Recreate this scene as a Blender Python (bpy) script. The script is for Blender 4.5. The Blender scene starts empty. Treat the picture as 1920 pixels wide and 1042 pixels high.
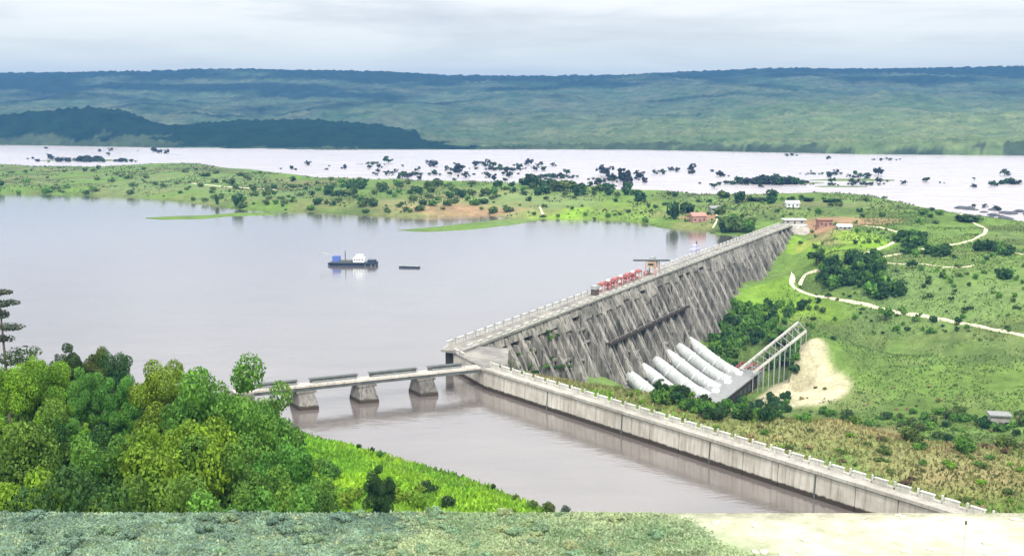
import bpy, math, random
import numpy as np
from mathutils import Vector
random.seed(7); RNG = np.random.default_rng(7)
SC = bpy.context.scene
COL = SC.collection
# ------------------------------------------------------------------ camera, sky, sun, exposure
F = 2059.0; EYE = 90.0; TH = math.atan((521 - 205) / F)          # lens in px of a 1920 px wide frame, eye height over water, pitch
cam = bpy.data.cameras.new('camera'); cam_o = bpy.data.objects.new('camera', cam); COL.objects.link(cam_o)
cam.sensor_width = 36; cam.lens = F / 1920 * 36; cam.clip_start = 1; cam.clip_end = 40000
cam_o.location = (0, 0, EYE); cam_o.rotation_euler = (math.pi / 2 - TH, 0, 0)
SC.camera = cam_o
SUN_EL, SUN_AZ = math.radians(52), math.radians(172)              # azimuth clockwise from +Y: behind the camera
sun = bpy.data.lights.new('sun', 'SUN'); sun.energy = 1.5; sun.angle = math.radians(11); sun.color = (1, .96, .9)
sun_o = bpy.data.objects.new('sun', sun); COL.objects.link(sun_o)
sd = Vector((math.sin(SUN_AZ) * math.cos(SUN_EL), math.cos(SUN_AZ) * math.cos(SUN_EL), math.sin(SUN_EL)))
sun_o.rotation_euler = sd.to_track_quat('Z', 'Y').to_euler(); sun_o.location = (0, -50, 200)
SC.view_settings.view_transform = 'Standard'; SC.view_settings.look = 'None'
SC.view_settings.exposure = 1.33; SC.view_settings.gamma = 1; SC.view_settings.use_curve_mapping = False
SC.cycles.max_bounces = 6; SC.cycles.volume_bounces = 0; SC.cycles.transparent_max_bounces = 6
SC.cycles.use_denoising = True

world = bpy.data.worlds.new('World'); SC.world = world; world.use_nodes = True
class NT:
    def __init__(s, tree): s.t = tree; s.n = tree.nodes; s.l = tree.links
    def new(s, typ, **kw):
        nd = s.n.new(typ)
        for k, v in kw.items():
            if k.startswith('i_'): nd.inputs[k[2:].replace('_', ' ')].default_value = v
            else: setattr(nd, k, v)
        return nd
    def link(s, a, b): s.l.new(a, b)
    def ramp(s, fac, stops):
        r = s.n.new('ShaderNodeValToRGB'); e = r.color_ramp.elements
        while len(e) < len(stops): e.new(.5)
        for i, (p, c) in enumerate(stops): e[i].position = p; e[i].color = (*c, 1) if len(c) == 3 else c
        s.l.new(fac, r.inputs[0]); return r.outputs[0]
    def mix(s, fac, a, b, mode='MIX'):
        m = s.n.new('ShaderNodeMix'); m.data_type = 'RGBA'; m.blend_type = mode
        for v, k in ((fac, 0), (a, 6), (b, 7)):
            if hasattr(v, 'links'): s.l.new(v, m.inputs[k])
            else: m.inputs[k].default_value = v if k == 0 else (*v, 1)
        return m.outputs[2]
    def noise(s, vec, scale, detail=4, rough=.55, dist=0):
        n = s.n.new('ShaderNodeTexNoise'); n.inputs['Scale'].default_value = scale; n.inputs['Detail'].default_value = detail
        n.inputs['Roughness'].default_value = rough; n.inputs['Distortion'].default_value = dist
        if vec is not None: s.l.new(vec, n.inputs['Vector'])
        return n.outputs['Fac']
    def mapping(s, vec, scale=(1, 1, 1), loc=(0, 0, 0), rot=(0, 0, 0)):
        m = s.n.new('ShaderNodeMapping'); m.inputs['Scale'].default_value = scale; m.inputs['Location'].default_value = loc
        m.inputs['Rotation'].default_value = rot; s.l.new(vec, m.inputs['Vector']); return m.outputs[0]
    def math(s, op, a, b=0, c=0):
        m = s.n.new('ShaderNodeMath'); m.operation = op
        for v, k in ((a, 0), (b, 1), (c, 2)):
            if hasattr(v, 'links'): s.l.new(v, m.inputs[k])
            else: m.inputs[k].default_value = v
        return m.outputs[0]
W = NT(world.node_tree); W.n.clear()
wo = W.new('ShaderNodeOutputWorld'); bg = W.new('ShaderNodeBackground'); bg2 = W.new('ShaderNodeBackground')
sky = W.new('ShaderNodeTexSky', sky_type='NISHITA', sun_disc=False, sun_elevation=SUN_EL, sun_rotation=SUN_AZ)
W.link(sky.outputs[0], bg.inputs[0]); bg.inputs[1].default_value = .07
tc = W.new('ShaderNodeTexCoord').outputs['Generated']
sep = W.new('ShaderNodeSeparateXYZ'); W.link(tc, sep.inputs[0])
cl = W.noise(W.mapping(tc, (1.2, 1.2, 11), (.4, .2, .15)), 1.9, 5, .55, .5)
cl2 = W.noise(W.mapping(tc, (2.5, 2.5, 16), (4, 1, 2)), 2.6, 6, .6, .6)
cc = W.ramp(W.math('ADD', W.math('MULTIPLY', cl, .7), W.math('MULTIPLY', cl2, .3)),
            [(.34, (.262, .264, .264)), (.45, (.330, .330, .325)), (.53, (.395, .392, .375)), (.62, (.435, .428, .405))])
low = W.ramp(sep.outputs[2], [(0, (1, 1, 1)), (.045, (.75, .75, .75)), (.085, (.12, .12, .12)), (.16, (0, 0, 0))])
cc = W.mix(W.math('MULTIPLY', low, .7), cc, (.40, .405, .325))
zen = W.new('ShaderNodeVectorMath', operation='SCALE'); W.link(cc, zen.inputs[0])          # an overcast sky is brighter overhead
W.link(W.math('ADD', 1.0, W.math('MULTIPLY', W.math('MAXIMUM', sep.outputs[2], 0), 1.9)), zen.inputs['Scale']); cc = zen.outputs[0]
W.link(cc, bg2.inputs[0]); bg2.inputs[1].default_value = 1.0
ms = W.new('ShaderNodeMixShader'); ms.inputs[0].default_value = .94
W.link(bg.outputs[0], ms.inputs[1]); W.link(bg2.outputs[0], ms.inputs[2]); W.link(ms.outputs[0], wo.inputs[0])

# ------------------------------------------------------------------ survey helpers: sight lines onto level planes and the ground
def ray(px, py):
    cx, cy = (px - 960) / F, (521 - py) / F
    return np.array([cx, math.cos(TH) + cy * math.sin(TH), -math.sin(TH) + cy * math.cos(TH)])
def P(px, py, z=0.0):
    d = ray(px, py); return np.array([0, 0, EYE]) + d * ((z - EYE) / d[2])
def PD(px, py, dist):
    d = ray(px, py); return np.array([0, 0, EYE]) + d * (dist / d[1])

# ------------------------------------------------------------------ materials
def srgb(r, g, b):
    return tuple(((c / 255) / 12.92 if c / 255 < .04045 else ((c / 255 + .055) / 1.055) ** 2.4) for c in (r, g, b))
MATS = {}
def material(name, base, rough=.8, scale=1.0, amp=.25, stretch=(1, 1, 1), col2=None, bump=0, spec=.3, trans=0, rnd=0, island=0, world_pos=False, detail=5):
    if name in MATS: return MATS[name]
    m = bpy.data.materials.new(name); m.use_nodes = True; T = NT(m.node_tree)
    b = T.n['Principled BSDF']; b.inputs['Roughness'].default_value = rough; b.inputs['Specular IOR Level'].default_value = spec
    if world_pos: vec = T.new('ShaderNodeNewGeometry').outputs['Position']
    else: vec = T.new('ShaderNodeTexCoord').outputs['Object']
    mp = T.mapping(vec, stretch); n = T.noise(mp, scale, detail, .6)
    if rnd:
        oi = T.new('ShaderNodeObjectInfo')
    lo = tuple(c * (1 - amp) for c in base); hi = tuple(min(c * (1 + amp), .95) for c in base)
    c = T.ramp(n, [(.3, lo), (.7, hi)])
    if col2: c = T.mix(T.ramp(T.noise(mp, scale * .37, 4, .6), [(.45, (0, 0, 0)), (.62, (1, 1, 1))]), c, col2)
    if island:
        c = T.mix(1.0, c, T.ramp(T.new('ShaderNodeNewGeometry').outputs['Random Per Island'], [(0, (1 - island,) * 3), (.75, (1.05, 1.05, 1.0)), (1, (1 + island, 1 + island * .9, 1 + island * .5))]), 'MULTIPLY')
    if rnd:
        hs = T.new('ShaderNodeHueSaturation')
        T.link(T.math('ADD', T.math('MULTIPLY', oi.outputs['Random'], rnd), 1 - rnd / 2), hs.inputs['Value'])
        T.link(T.math('ADD', T.math('MULTIPLY', oi.outputs['Random'], .04), .48), hs.inputs['Hue'])
        T.link(c, hs.inputs['Color']); c = hs.outputs[0]
    T.link(c, b.inputs['Base Color'])
    if bump:
        bp = T.new('ShaderNodeBump'); bp.inputs['Strength'].default_value = min(bump, 1); bp.inputs['Distance'].default_value = bump
        T.link(n, bp.inputs['Height']); T.link(bp.outputs[0], b.inputs['Normal'])
    if trans:
        tr = T.new('ShaderNodeBsdfTranslucent'); T.link(c, tr.inputs[0]); mx = T.new('ShaderNodeMixShader'); mx.inputs[0].default_value = trans
        T.link(b.outputs[0], mx.inputs[1]); T.link(tr.outputs[0], mx.inputs[2]); T.link(mx.outputs[0], T.n['Material Output'].inputs[0])
    MATS[name] = m; return m

def concrete(name, base, stain, waterline=False, streak=1.0, grime=.5):
    m = bpy.data.materials.new(name); m.use_nodes = True; T = NT(m.node_tree); b = T.n['Principled BSDF']
    b.inputs['Roughness'].default_value = .85; b.inputs['Specular IOR Level'].default_value = .25
    pos = T.new('ShaderNodeNewGeometry').outputs['Position']
    n1 = T.noise(pos, .35, 6, .65); n2 = T.noise(T.mapping(pos, (1.0, 1.0, .07)), 1.1 * streak, 5, .7); n3 = T.noise(pos, .09, 3, .5)
    c = T.ramp(n1, [(.3, tuple(x * .72 for x in base)), (.7, base)])
    c = T.mix(T.math('MULTIPLY', T.ramp(n2, [(.46, (0, 0, 0)), (.66, (1, 1, 1))]), grime), c, stain)
    c = T.mix(T.math('MULTIPLY', T.ramp(n3, [(.42, (0, 0, 0)), (.62, (1, 1, 1))]), grime * .55), c, stain)
    if waterline:
        sp = T.new('ShaderNodeSeparateXYZ'); T.link(pos, sp.inputs[0])
        wl = T.math('ADD', sp.outputs[2], T.math('MULTIPLY', T.noise(T.mapping(pos, (1, 1, .2)), .8, 4, .6), -1.0))
        c = T.mix(T.ramp(wl, [(.55, (1, 1, 1)), (.95, (0, 0, 0))]), c, (.045, .035, .026))
    T.link(c, b.inputs['Base Color'])
    bp = T.new('ShaderNodeBump'); bp.inputs['Strength'].default_value = .5; bp.inputs['Distance'].default_value = .15
    T.link(n1, bp.inputs['Height']); T.link(bp.outputs[0], b.inputs['Normal'])
    MATS[name] = m; return m

M_WALL = concrete('pale_wall_concrete', (.62, .585, .52), (.19, .155, .12), True, 1.0, .6)
M_DAM = concrete('shade_dark_weathered_concrete', (.045, .043, .04), (.008, .009, .009), False, .8, .95)  # weather streaks over a base blackened to paint in shade between the buttresses
M_SLAB = concrete('grey_slab_concrete', (.34, .335, .32), (.09, .09, .085), False, .8, .6)
M_BUTT = concrete('buttress_concrete', (.38, .355, .315), (.026, .026, .023), False, .9, 1.0)
M_PAR = concrete('white_parapet_concrete', (.68, .665, .62), (.27, .25, .22), False, 1.5, .55)
M_PIER = concrete('pier_concrete', (.26, .245, .22), (.04, .036, .03), True, 1.2, .9)
M_DECK = material('road_concrete', (.33, .32, .29), .9, .4, .2, world_pos=True)
M_PIPE = concrete('white_penstock_paint', (.60, .63, .62), (.24, .24, .22), False, 1.6, .65)
M_COPE = concrete('coping_concrete', (.50, .48, .43), (.18, .16, .13), False, 1.2, .6)
M_ASPH = material('worn_crest_asphalt', (.20, .19, .175), .95, .3, .3, col2=(.30, .285, .25), world_pos=True)
M_TRK = material('dusty_path', (.26, .25, .19), .95, .5, .3, col2=(.13, .16, .06), world_pos=True)
M_STEEL = material('galvanised_steel', (.34, .35, .35), .6, 1, .2)
M_DARK = material('dark_girder_steel', (.09, .10, .095), .7, .5, .35, world_pos=True)
M_RED = material('red_oxide_steel', (.33, .075, .06), .6, 1, .3)
M_PINK = material('faded_red_paint', (.52, .25, .23), .7, 1, .2)
M_NAVY = material('navy_hull_paint', (.015, .03, .06), .5, 1, .4)
M_WHITE = material('white_paint', (.75, .77, .78), .5, 1, .06)
M_BLUE = material('blue_machine_paint', (.08, .13, .38), .5, 1, .2)
M_GLASS = material('dark_window_glass', (.03, .035, .045), .15, 1, .1, spec=.6)
M_BRICK = material('pinkish_clay_wall', (.36, .21, .17), .9, .4, .25, world_pos=True)
M_ROOFG = material('grey_sheet_roof', (.25, .255, .25), .6, .6, .2, world_pos=True)
M_BARK = material('grey_brown_bark', (.13, .10, .075), .9, 2, .4)
M_RUST = material('brown_rust_metal', (.10, .065, .045), .8, 1, .3)

def leaf(name, base, amp=.45, scale=.6, trans=.35, rnd=.36, island=.42, col2=None):
    return material(name, base, .65, scale, amp, col2=col2, spec=.25, trans=trans, rnd=rnd, island=island)
L_LIME = leaf('lime_leaves', (.21, .38, .03), col2=(.11, .24, .025))
L_GREEN = leaf('green_leaves', (.10, .22, .035), col2=(.17, .32, .045))
L_DEEP = leaf('deep_green_leaves', (.036, .092, .026), col2=(.07, .15, .032))
L_OLIVE = leaf('olive_leaves', (.13, .19, .045), col2=(.07, .12, .03))
L_DRY = leaf('dry_grass_blades', (.36, .29, .16), .3)
L_GREY = leaf('grey_green_leaves', (.10, .13, .10), .3)
L_FLOOD = leaf('dark_flooded_leaves', (.045, .058, .05), .3, rnd=.3)
L_BROWN = leaf('brownish_leaves', (.13, .085, .05), .3)

# ------------------------------------------------------------------ mesh helpers
def mesh(name, v, f, mat=None, smooth=False):
    me = bpy.data.meshes.new(name); me.from_pydata([tuple(map(float, p)) for p in v], [], [tuple(map(int, q)) for q in f]); me.update()
    if mat: me.materials.append(mat)
    if smooth: me.polygons.foreach_set('use_smooth', [True] * len(me.polygons))
    return me
def fast_mesh(name, v, f, mat=None, smooth=False):
    v = np.asarray(v, np.float32); f = np.asarray(f, np.int32); k = f.shape[1]
    me = bpy.data.meshes.new(name); me.vertices.add(len(v)); me.vertices.foreach_set('co', v.ravel())
    me.loops.add(f.size); me.loops.foreach_set('vertex_index', f.ravel())
    me.polygons.add(len(f)); me.polygons.foreach_set('loop_start', np.arange(len(f), dtype=np.int32) * k)
    me.polygons.foreach_set('loop_total', np.full(len(f), k, np.int32))
    if smooth: me.polygons.foreach_set('use_smooth', np.ones(len(f), bool))
    me.update(calc_edges=True)
    if mat: me.materials.append(mat)
    return me
def link(name, me, parent=None, loc=None, rz=0, scale=None):
    o = bpy.data.objects.new(name, me); COL.objects.link(o)
    if parent is not None: o.parent = parent
    if loc is not None: o.location = loc
    if rz: o.rotation_euler = (0, 0, rz)
    if scale is not None: o.scale = scale if hasattr(scale, '__len__') else (scale,) * 3
    return o
def tag(o, label, cat, group=None, kind=None):
    o['label'] = label; o['category'] = cat
    if group: o['group'] = group
    if kind: o['kind'] = kind
    return o
def thing(name, label, cat, loc=(0, 0, 0), rz=0, group=None):
    o = link(name, None, None, loc, rz); return tag(o, label, cat, group)
def struct(o, label=None):
    o['kind'] = 'structure'
    if label: o['label'] = label
    return o
class MB:
    def __init__(s): s.v = []; s.f = []
    def add(s, v, f):
        n = len(s.v); s.v += [tuple(map(float, p)) for p in v]; s.f += [tuple(i + n for i in q) for q in f]
    def box(s, x0, x1, y0, y1, z0, z1):
        s.add([(x0, y0, z0), (x1, y0, z0), (x1, y1, z0), (x0, y1, z0), (x0, y0, z1), (x1, y0, z1), (x1, y1, z1), (x0, y1, z1)], HEX)
    def hexa(s, pts): s.add(pts, HEX)
    def bar(s, a, b, w, h=None):
        a = Vector(a); b = Vector(b); h = h or w; d = (b - a).normalized()
        up = Vector((0, 0, 1)) if abs(d.z) < .95 else Vector((1, 0, 0))
        x = d.cross(up).normalized() * w / 2; y = d.cross(x).normalized() * h / 2
        s.add([a - x - y, a + x - y, a + x + y, a - x + y, b - x - y, b + x - y, b + x + y, b - x + y], HEX)
    def tube(s, pts, rad, n=12, caps=True):
        pts = [Vector(p) for p in pts]; m = len(pts); base = len(s.v)
        for i, p in enumerate(pts):
            d = (pts[min(i + 1, m - 1)] - pts[max(i - 1, 0)]).normalized(); up = Vector((0, 0, 1)) if abs(d.z) < .95 else Vector((1, 0, 0))
            x = d.cross(up).normalized(); y = d.cross(x).normalized(); r = rad[i] if hasattr(rad, '__len__') else rad
            for k in range(n):
                t = 2 * math.pi * k / n; s.v.append(tuple(p + x * r * math.cos(t) + y * r * math.sin(t)))
        for i in range(m - 1):
            for k in range(n):
                a = base + i * n + k; b = base + i * n + (k + 1) % n; s.f.append((a, b, b + n, a + n))
        if caps:
            s.f.append(tuple(base + k for k in range(n))[::-1]); s.f.append(tuple(base + (m - 1) * n + k for k in range(n)))
    def build(s, name, mat, parent=None, loc=None, rz=0, smooth=False):
        return link(name, mesh(name, s.v, s.f, mat, smooth), parent, loc, rz)
HEX = [(0, 3, 2, 1), (4, 5, 6, 7), (0, 1, 5, 4), (1, 2, 6, 5), (2, 3, 7, 6), (3, 0, 4, 7)]

# ------------------------------------------------------------------ survey points
A = P(850, 655, 8)[:2]; E = P(1475, 422, 8)[:2]; LD = float(np.linalg.norm(E - A)); DA = (E - A) / LD; DN = np.array([DA[1], -DA[0]])
B = P(906, 689, 7)[:2]; C = P(1795, 961, 7)[:2]; LW = float(np.linalg.norm(C - B)); WA = (C - B) / LW; WN = np.array([-WA[1], WA[0]])  # WN: away from the canal
W_END = B + WA * 330
def dm(s, u, z): p = A + DA * s + DN * u; return (float(p[0]), float(p[1]), float(z))
def foot(s): return float(np.interp(s, [0, 20, 60, 120, 250, 288, 366, 426, 466], [3, -2, -17, -25, -25, -17, -12, -5, 3]))

# coast lines (level 0)
def coast(pts): return np.array([P(x, y, 0)[:2] for x, y in pts])
cA = coast([(500, 790), (545, 803), (575, 812), (620, 826), (660, 833), (700, 845), (745, 857), (780, 868), (850, 886), (900, 903), (940, 918), (1000, 943), (1045, 960)])
polyA = np.vstack([[[-400, 420], [-220, 392], [-140, 356], [-98, 336], [-76, 322]], cA, [[40, 200], [75, 160], [110, 100], [150, 30], [185, -60], [400, -400], [-400, -400]]])
cLake = coast([(-300, 356), (-120, 361), (0, 363), (70, 364), (130, 366), (250, 370), (330, 378), (380, 384), (440, 392), (520, 397), (580, 397), (640, 401), (700, 405), (760, 408), (850, 406),
               (905, 403), (960, 409), (1010, 410), (1070, 411), (1150, 413), (1200, 418), (1230, 426), (1270, 430), (1320, 433), (1345, 444), (1400, 441)])
cRiver = coast([(2500, 470), (2200, 452), (2000, 438), (1920, 428), (1870, 420), (1820, 409), (1790, 402), (1740, 392), (1650, 384), (1560, 378), (1450, 378), (1380, 380), (1300, 374), (1210, 370), (1150, 362),
                (1100, 357), (1020, 354), (960, 356), (900, 352), (840, 352), (780, 346), (720, 348), (660, 346), (600, 340), (540, 333), (480, 327), (430, 320), (350, 318), (280, 318), (200, 323), (100, 322), (0, 320), (-150, 318), (-400, 316)])
polyP = np.vstack([cLake, [E + DN * 2, A + DN * 2 + DA * 4, B + WN * 2, W_END + WN * 2, [420, -120], [3000, -120], [3000, 500]], cRiver])
polyS1 = coast([(740, 432), (800, 435), (880, 431), (960, 422), (1015, 414), (1015, 408), (940, 411), (880, 418), (820, 425)])
polyS2 = coast([(258, 409), (330, 405), (380, 404), (445, 399), (520, 399), (520, 403), (430, 406), (380, 411), (300, 412)])
cFar = coast([(-1500, 262), (-700, 268), (-300, 271), (0, 272), (200, 275), (400, 279), (600, 281), (800, 281), (1000, 280), (1200, 281), (1400, 285), (1600, 289), (1920, 292), (2300, 296), (3200, 300)])
polyF = np.vstack([cFar, [[12000, 2600], [12000, 12000], [-12000, 12000], [-12000, 2900]]])
ISLES = [(165, 301, 92, 6), (330, 290, 20, 2), (1440, 343, 95, 6), (1600, 338, 95, 5), (1580, 350, 60, 3), (1900, 345, 30, 3), (1480, 292, 20, 2), (1665, 299, 28, 2), (1760, 296, 14, 2)]

def inside(poly, x, y):
    r = np.zeros(x.shape, bool); n = len(poly)
    for i in range(n):
        x0, y0 = poly[i]; x1, y1 = poly[(i + 1) % n]
        if y0 == y1: continue
        c = ((y0 > y) != (y1 > y)) & (x < (x1 - x0) * (y - y0) / (y1 - y0) + x0); r ^= c
    return r
def dist(line, x, y, closed=False):
    d = np.full(x.shape, 1e9); n = len(line)
    for i in range(n if closed else n - 1):
        a = line[i]; b = line[(i + 1) % n]; ab = b - a; L2 = max(ab @ ab, 1e-9)
        t = np.clip(((x - a[0]) * ab[0] + (y - a[1]) * ab[1]) / L2, 0, 1)
        d = np.minimum(d, np.hypot(x - a[0] - t * ab[0], y - a[1] - t * ab[1]))
    return d
def vnoise(x, y, seed=0):                                           # value noise, -1..1
    def h(i, j):
        n = (i * 374761393 + j * 668265263 + seed * 974711) & 0x7fffffff; n = ((n ^ (n >> 13)) * 1274126177) & 0x7fffffff
        return ((n ^ (n >> 16)) & 0xffff) / 32767.5 - 1
    xi = np.floor(x).astype(np.int64); yi = np.floor(y).astype(np.int64); fx = x - xi; fy = y - yi
    fx = fx * fx * (3 - 2 * fx); fy = fy * fy * (3 - 2 * fy)
    return (h(xi, yi) * (1 - fx) + h(xi + 1, yi) * fx) * (1 - fy) + (h(xi, yi + 1) * (1 - fx) + h(xi + 1, yi + 1) * fx) * fy
def fbm(x, y, o=4, seed=0):
    r = 0; a = 1; t = 0
    for k in range(o): r = r + a * vnoise(x * 2 ** k, y * 2 ** k, seed + k); t += a; a *= .5
    return r / t
class RBF:
    def __init__(s, pts):
        pts = np.array(pts, float); s.c = pts[:, :2]; n = len(pts)
        K = np.hypot(s.c[:, None, 0] - s.c[None, :, 0], s.c[:, None, 1] - s.c[None, :, 1]) + np.eye(n) * 3
        s.m = pts[:, 2].mean(); s.w = np.linalg.solve(K, pts[:, 2] - s.m)
    def __call__(s, x, y):
        r = np.full(x.shape, s.m)
        for (cx, cy), w in zip(s.c, s.w): r = r + w * np.hypot(x - cx, y - cy)
        return r
def cp(px, py, z): return (*P(px, py, z)[:2], z)
land_pts = [cp(*q) for q in [
    (350, 316, 16), (430, 316, 13), (280, 322, 9), (350, 340, 9), (100, 343, 7), (-200, 340, 7), (600, 358, 7), (500, 345, 9), (800, 372, 8), (900, 375, 8), (1050, 378, 7), (1200, 390, 6), (1350, 400, 8), (1300, 385, 8),
    (1450, 398, 11), (1600, 395, 12), (1750, 407, 12), (1850, 425, 9), (1560, 430, 9), (1650, 445, 6), (1560, 480, 0), (1620, 500, -3), (1530, 455, 3), (1700, 470, 2), (1800, 460, 4), (2000, 480, 6),
    (1490, 545, -16), (1560, 535, -12), (1680, 530, -6), (1800, 500, 1), (1910, 500, 2), (1910, 560, -8), (1760, 560, -12), (1650, 600, -22), (1500, 575, -26),
    (1350, 655, -36), (1455, 715, -44), (1480, 740, -45), (1600, 680, -42), (1800, 650, -26), (2100, 650, -20), (2400, 800, -20)]]
for s in (60, 100, 140, 180, 220, 260, 300, 340, 380, 420, 455):
    zf = foot(s)
    for du in (0, 10): p = A + DA * s + DN * (3.5 + .5 * (8 - zf) + du); land_pts.append((p[0], p[1], zf - du * (.5 if 110 < s < 260 else .15)))
for s in (110, 150, 190):
    p = A + DA * s + DN * 45; land_pts.append((p[0], p[1], -45)); p = A + DA * s + DN * 70; land_pts.append((p[0], p[1], -45))
for px, py, z in ((1388, 692, -36), (1440, 650, -26), (1497, 604, -16), (1412, 699, -36), (1460, 660, -26), (1512, 620, -16), (1540, 600, -16)): q = P(px, py, z); land_pts.append((q[0], q[1], z - (7 if px < 1420 else 5)))
for s, w, z in [(0, 6, 5.5), (30, 5, 5.2), (30, 24, 3), (60, 5, 5), (60, 30, 4), (60, 48, -4), (100, 5, 5), (100, 32, 5), (100, 55, 1), (100, 75, -14), (145, 5, 5), (145, 35, 6), (145, 62, 3), (145, 90, -12), (190, 5, 5), (190, 40, 7),
                (190, 75, 3), (250, 5, 5), (250, 60, 8), (250, 120, -5), (320, 5, 5), (320, 90, 8)]:
    p = B + WA * s + WN * w; land_pts.append((p[0], p[1], z))
RL = RBF(land_pts)
far_pts = []
for (px, py, dd) in [(-1500, 150, 5200), (-700, 145, 5200), (-200, 143, 5200), (0, 142, 5200), (190, 138, 5200), (400, 133, 5200), (640, 136, 5200), (740, 139, 5200), (860, 148, 5200), (1070, 149, 5200), (1180, 143, 5200), (1320, 136, 5200), (1480, 130, 5200),
                     (1700, 132, 5200), (1920, 127, 5200), (2400, 120, 5200), (3300, 118, 5200),
                     (100, 190, 4300), (500, 185, 4300), (900, 182, 4300), (1300, 170, 4300), (1700, 165, 4300), (2200, 160, 4300), (-600, 195, 4300),
                     (300, 225, 3500), (800, 228, 3500), (1100, 218, 3500), (1500, 212, 3500), (1900, 200, 3400), (2400, 200, 3400), (-600, 225, 3500),
                     (1100, 255, 2850), (1500, 250, 2750), (1900, 235, 2750), (900, 262, 2900), (600, 262, 3000), (2500, 230, 2700)]:
    p = PD(px, py, dd); far_pts.append(tuple(p))
RF = RBF(far_pts)
hA = [PD(px, py, dd) for px, py, dd in [(-700, 190, 2950), (-300, 196, 2950), (0, 214, 2950), (60, 204, 2950), (160, 202, 2950), (230, 209, 2950), (280, 232, 2950), (330, 236, 2950), (430, 228, 2950), (580, 226, 2950), (700, 234, 2950), (780, 248, 2950), (812, 276, 2950), (850, 285, 2950)]]
hAx = np.array([p[0] for p in hA]); hAz = np.array([p[2] for p in hA])
isl = []
for px, py, rx, rz in ISLES:
    p = P(px, py, 0); q = P(px + rx, py, 0); isl.append((p[0], p[1], q[0] - p[0], (q[0] - p[0]) * .35, rz * .25))
EDGE = float(P(960, 961, 69.8)[1])
def H_exact(x, y):
    z = np.full(x.shape, -12.0)
    # near hillside
    i = inside(polyA, x, y) & (y < 450); xa, ya = x[i], y[i]
    d = dist(polyA[:-3], xa, ya); t = np.clip((-xa - 35) / 60, 0, 1); sl = .245 + .07 * t * t * (3 - 2 * t)
    za = d * sl + fbm(xa / 22, ya / 22, 3, 3) * np.clip(d / 40, 0, 1) * 1.8
    za = np.minimum(za, 64)
    top = np.clip((EDGE + 22 - ya) / 22, 0, 1) ** .7; top = np.where(ya <= EDGE, 1, top * .93); za = za * (1 - top) + 69.8 * top
    z[i] = np.where(d < 2, np.minimum(za, -.4 + d * .8), za)
    # peninsula, dam flanks, valley
    i = inside(polyP, x, y) & (y < 2600); xa, ya = x[i], y[i]
    d = np.minimum(dist(cLake, xa, ya), dist(cRiver, xa, ya))
    za = RL(xa, ya) + fbm(xa / 40, ya / 40, 4, 11) * np.clip(d / 60, 0, 1) * 2.2 * np.clip(ya / 400, .3, 1.3)
    za = np.where(ya > 560, np.minimum(za, d * .22), np.where(d < 40, np.minimum(za, d * .4), za))
    ss = (xa - A[0]) * DA[0] + (ya - A[1]) * DA[1]; uu = (xa - A[0]) * DN[0] + (ya - A[1]) * DN[1]
    lim = np.interp(uu, [10, 17, 40, 56, 70], [-27.5, -30.5, -45, -46, -40]) + np.clip(np.maximum(106 - ss, ss - 214), 0, 80) * .9; za = np.where((uu > 10) & (uu < 70), np.minimum(za, lim), za)
    ga, gb = P(1400, 695, -36), P(1505, 612, -16); ab_ = (gb - ga)[:2]; tt = np.clip(((xa - ga[0]) * ab_[0] + (ya - ga[1]) * ab_[1]) / (ab_ @ ab_), -.2, 1)
    dg = np.hypot(xa - ga[0] - tt * ab_[0], ya - ga[1] - tt * ab_[1]); lim = -41 + 20.5 * np.clip(tt, 0, 1) + np.clip(dg - 9, 0, 99) * .8 - np.clip(ga[1] - ya, 0, 30) * .25; za = np.where(dg < 45, np.minimum(za, lim), za)
    z[i] = za
    for pl in (polyS1, polyS2):
        i = inside(pl, x, y); z[i] = np.minimum(dist(pl, x[i], y[i], True) * .12, .8)
    for cx, cy, rx, ry, hh in isl:
        r = np.hypot((x - cx) / rx, (y - cy) / ry) + .25 * fbm(x / 25, y / 25, 2, 5); z = np.where(r < 1, np.maximum(z, hh * (1 - r * r) + .1), z)
    i = inside(polyF, x, y) & (y > 1700); xa, ya = x[i], y[i]
    d = dist(cFar, xa, ya)
    za = RF(xa, ya) + fbm(xa / 420, ya / 420, 5, 21) * 48 * np.clip(d / 600, 0, 1) * np.clip((5200 - ya) / 900, .12, 1)
    za = np.where(ya > 5200, za - (ya - 5200) * .05, za)
    hz = np.interp(xa, hAx, hAz); za = np.maximum(za, hz * np.clip(1.0 - np.abs(ya - 2950) / 330, 0, 1) ** .7 + fbm(xa / 90, ya / 90, 3, 8) * 3)
    z[i] = np.minimum(za, d * .5 + .3)
    return z
# ground grid: rows get wider apart with distance
ys = [-40.0]
while ys[-1] < 2150: ys.append(ys[-1] + max(.0052 * (ys[-1] + 70), .9))
ys = np.array(sorted([q for q in ys if abs(q - EDGE) > .6] + [EDGE, EDGE + .5])); ts = np.linspace(-.78, .78, 380)
def grid(ys, ts, off):
    Y, Tt = np.meshgrid(ys, ts, indexing='ij'); return Tt * (Y + off), Y
GX, GY = grid(ys, ts, 70.0); GZ = H_exact(GX, GY)
ys2 = np.concatenate([np.arange(2150, 3600, 16), np.arange(3600, 5600, 26), np.linspace(5600, 9500, 30)]); ts2 = np.linspace(-.80, .80, 620)
FX, FY = grid(ys2, ts2, 0.0); FZ = H_exact(FX, FY)
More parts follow.
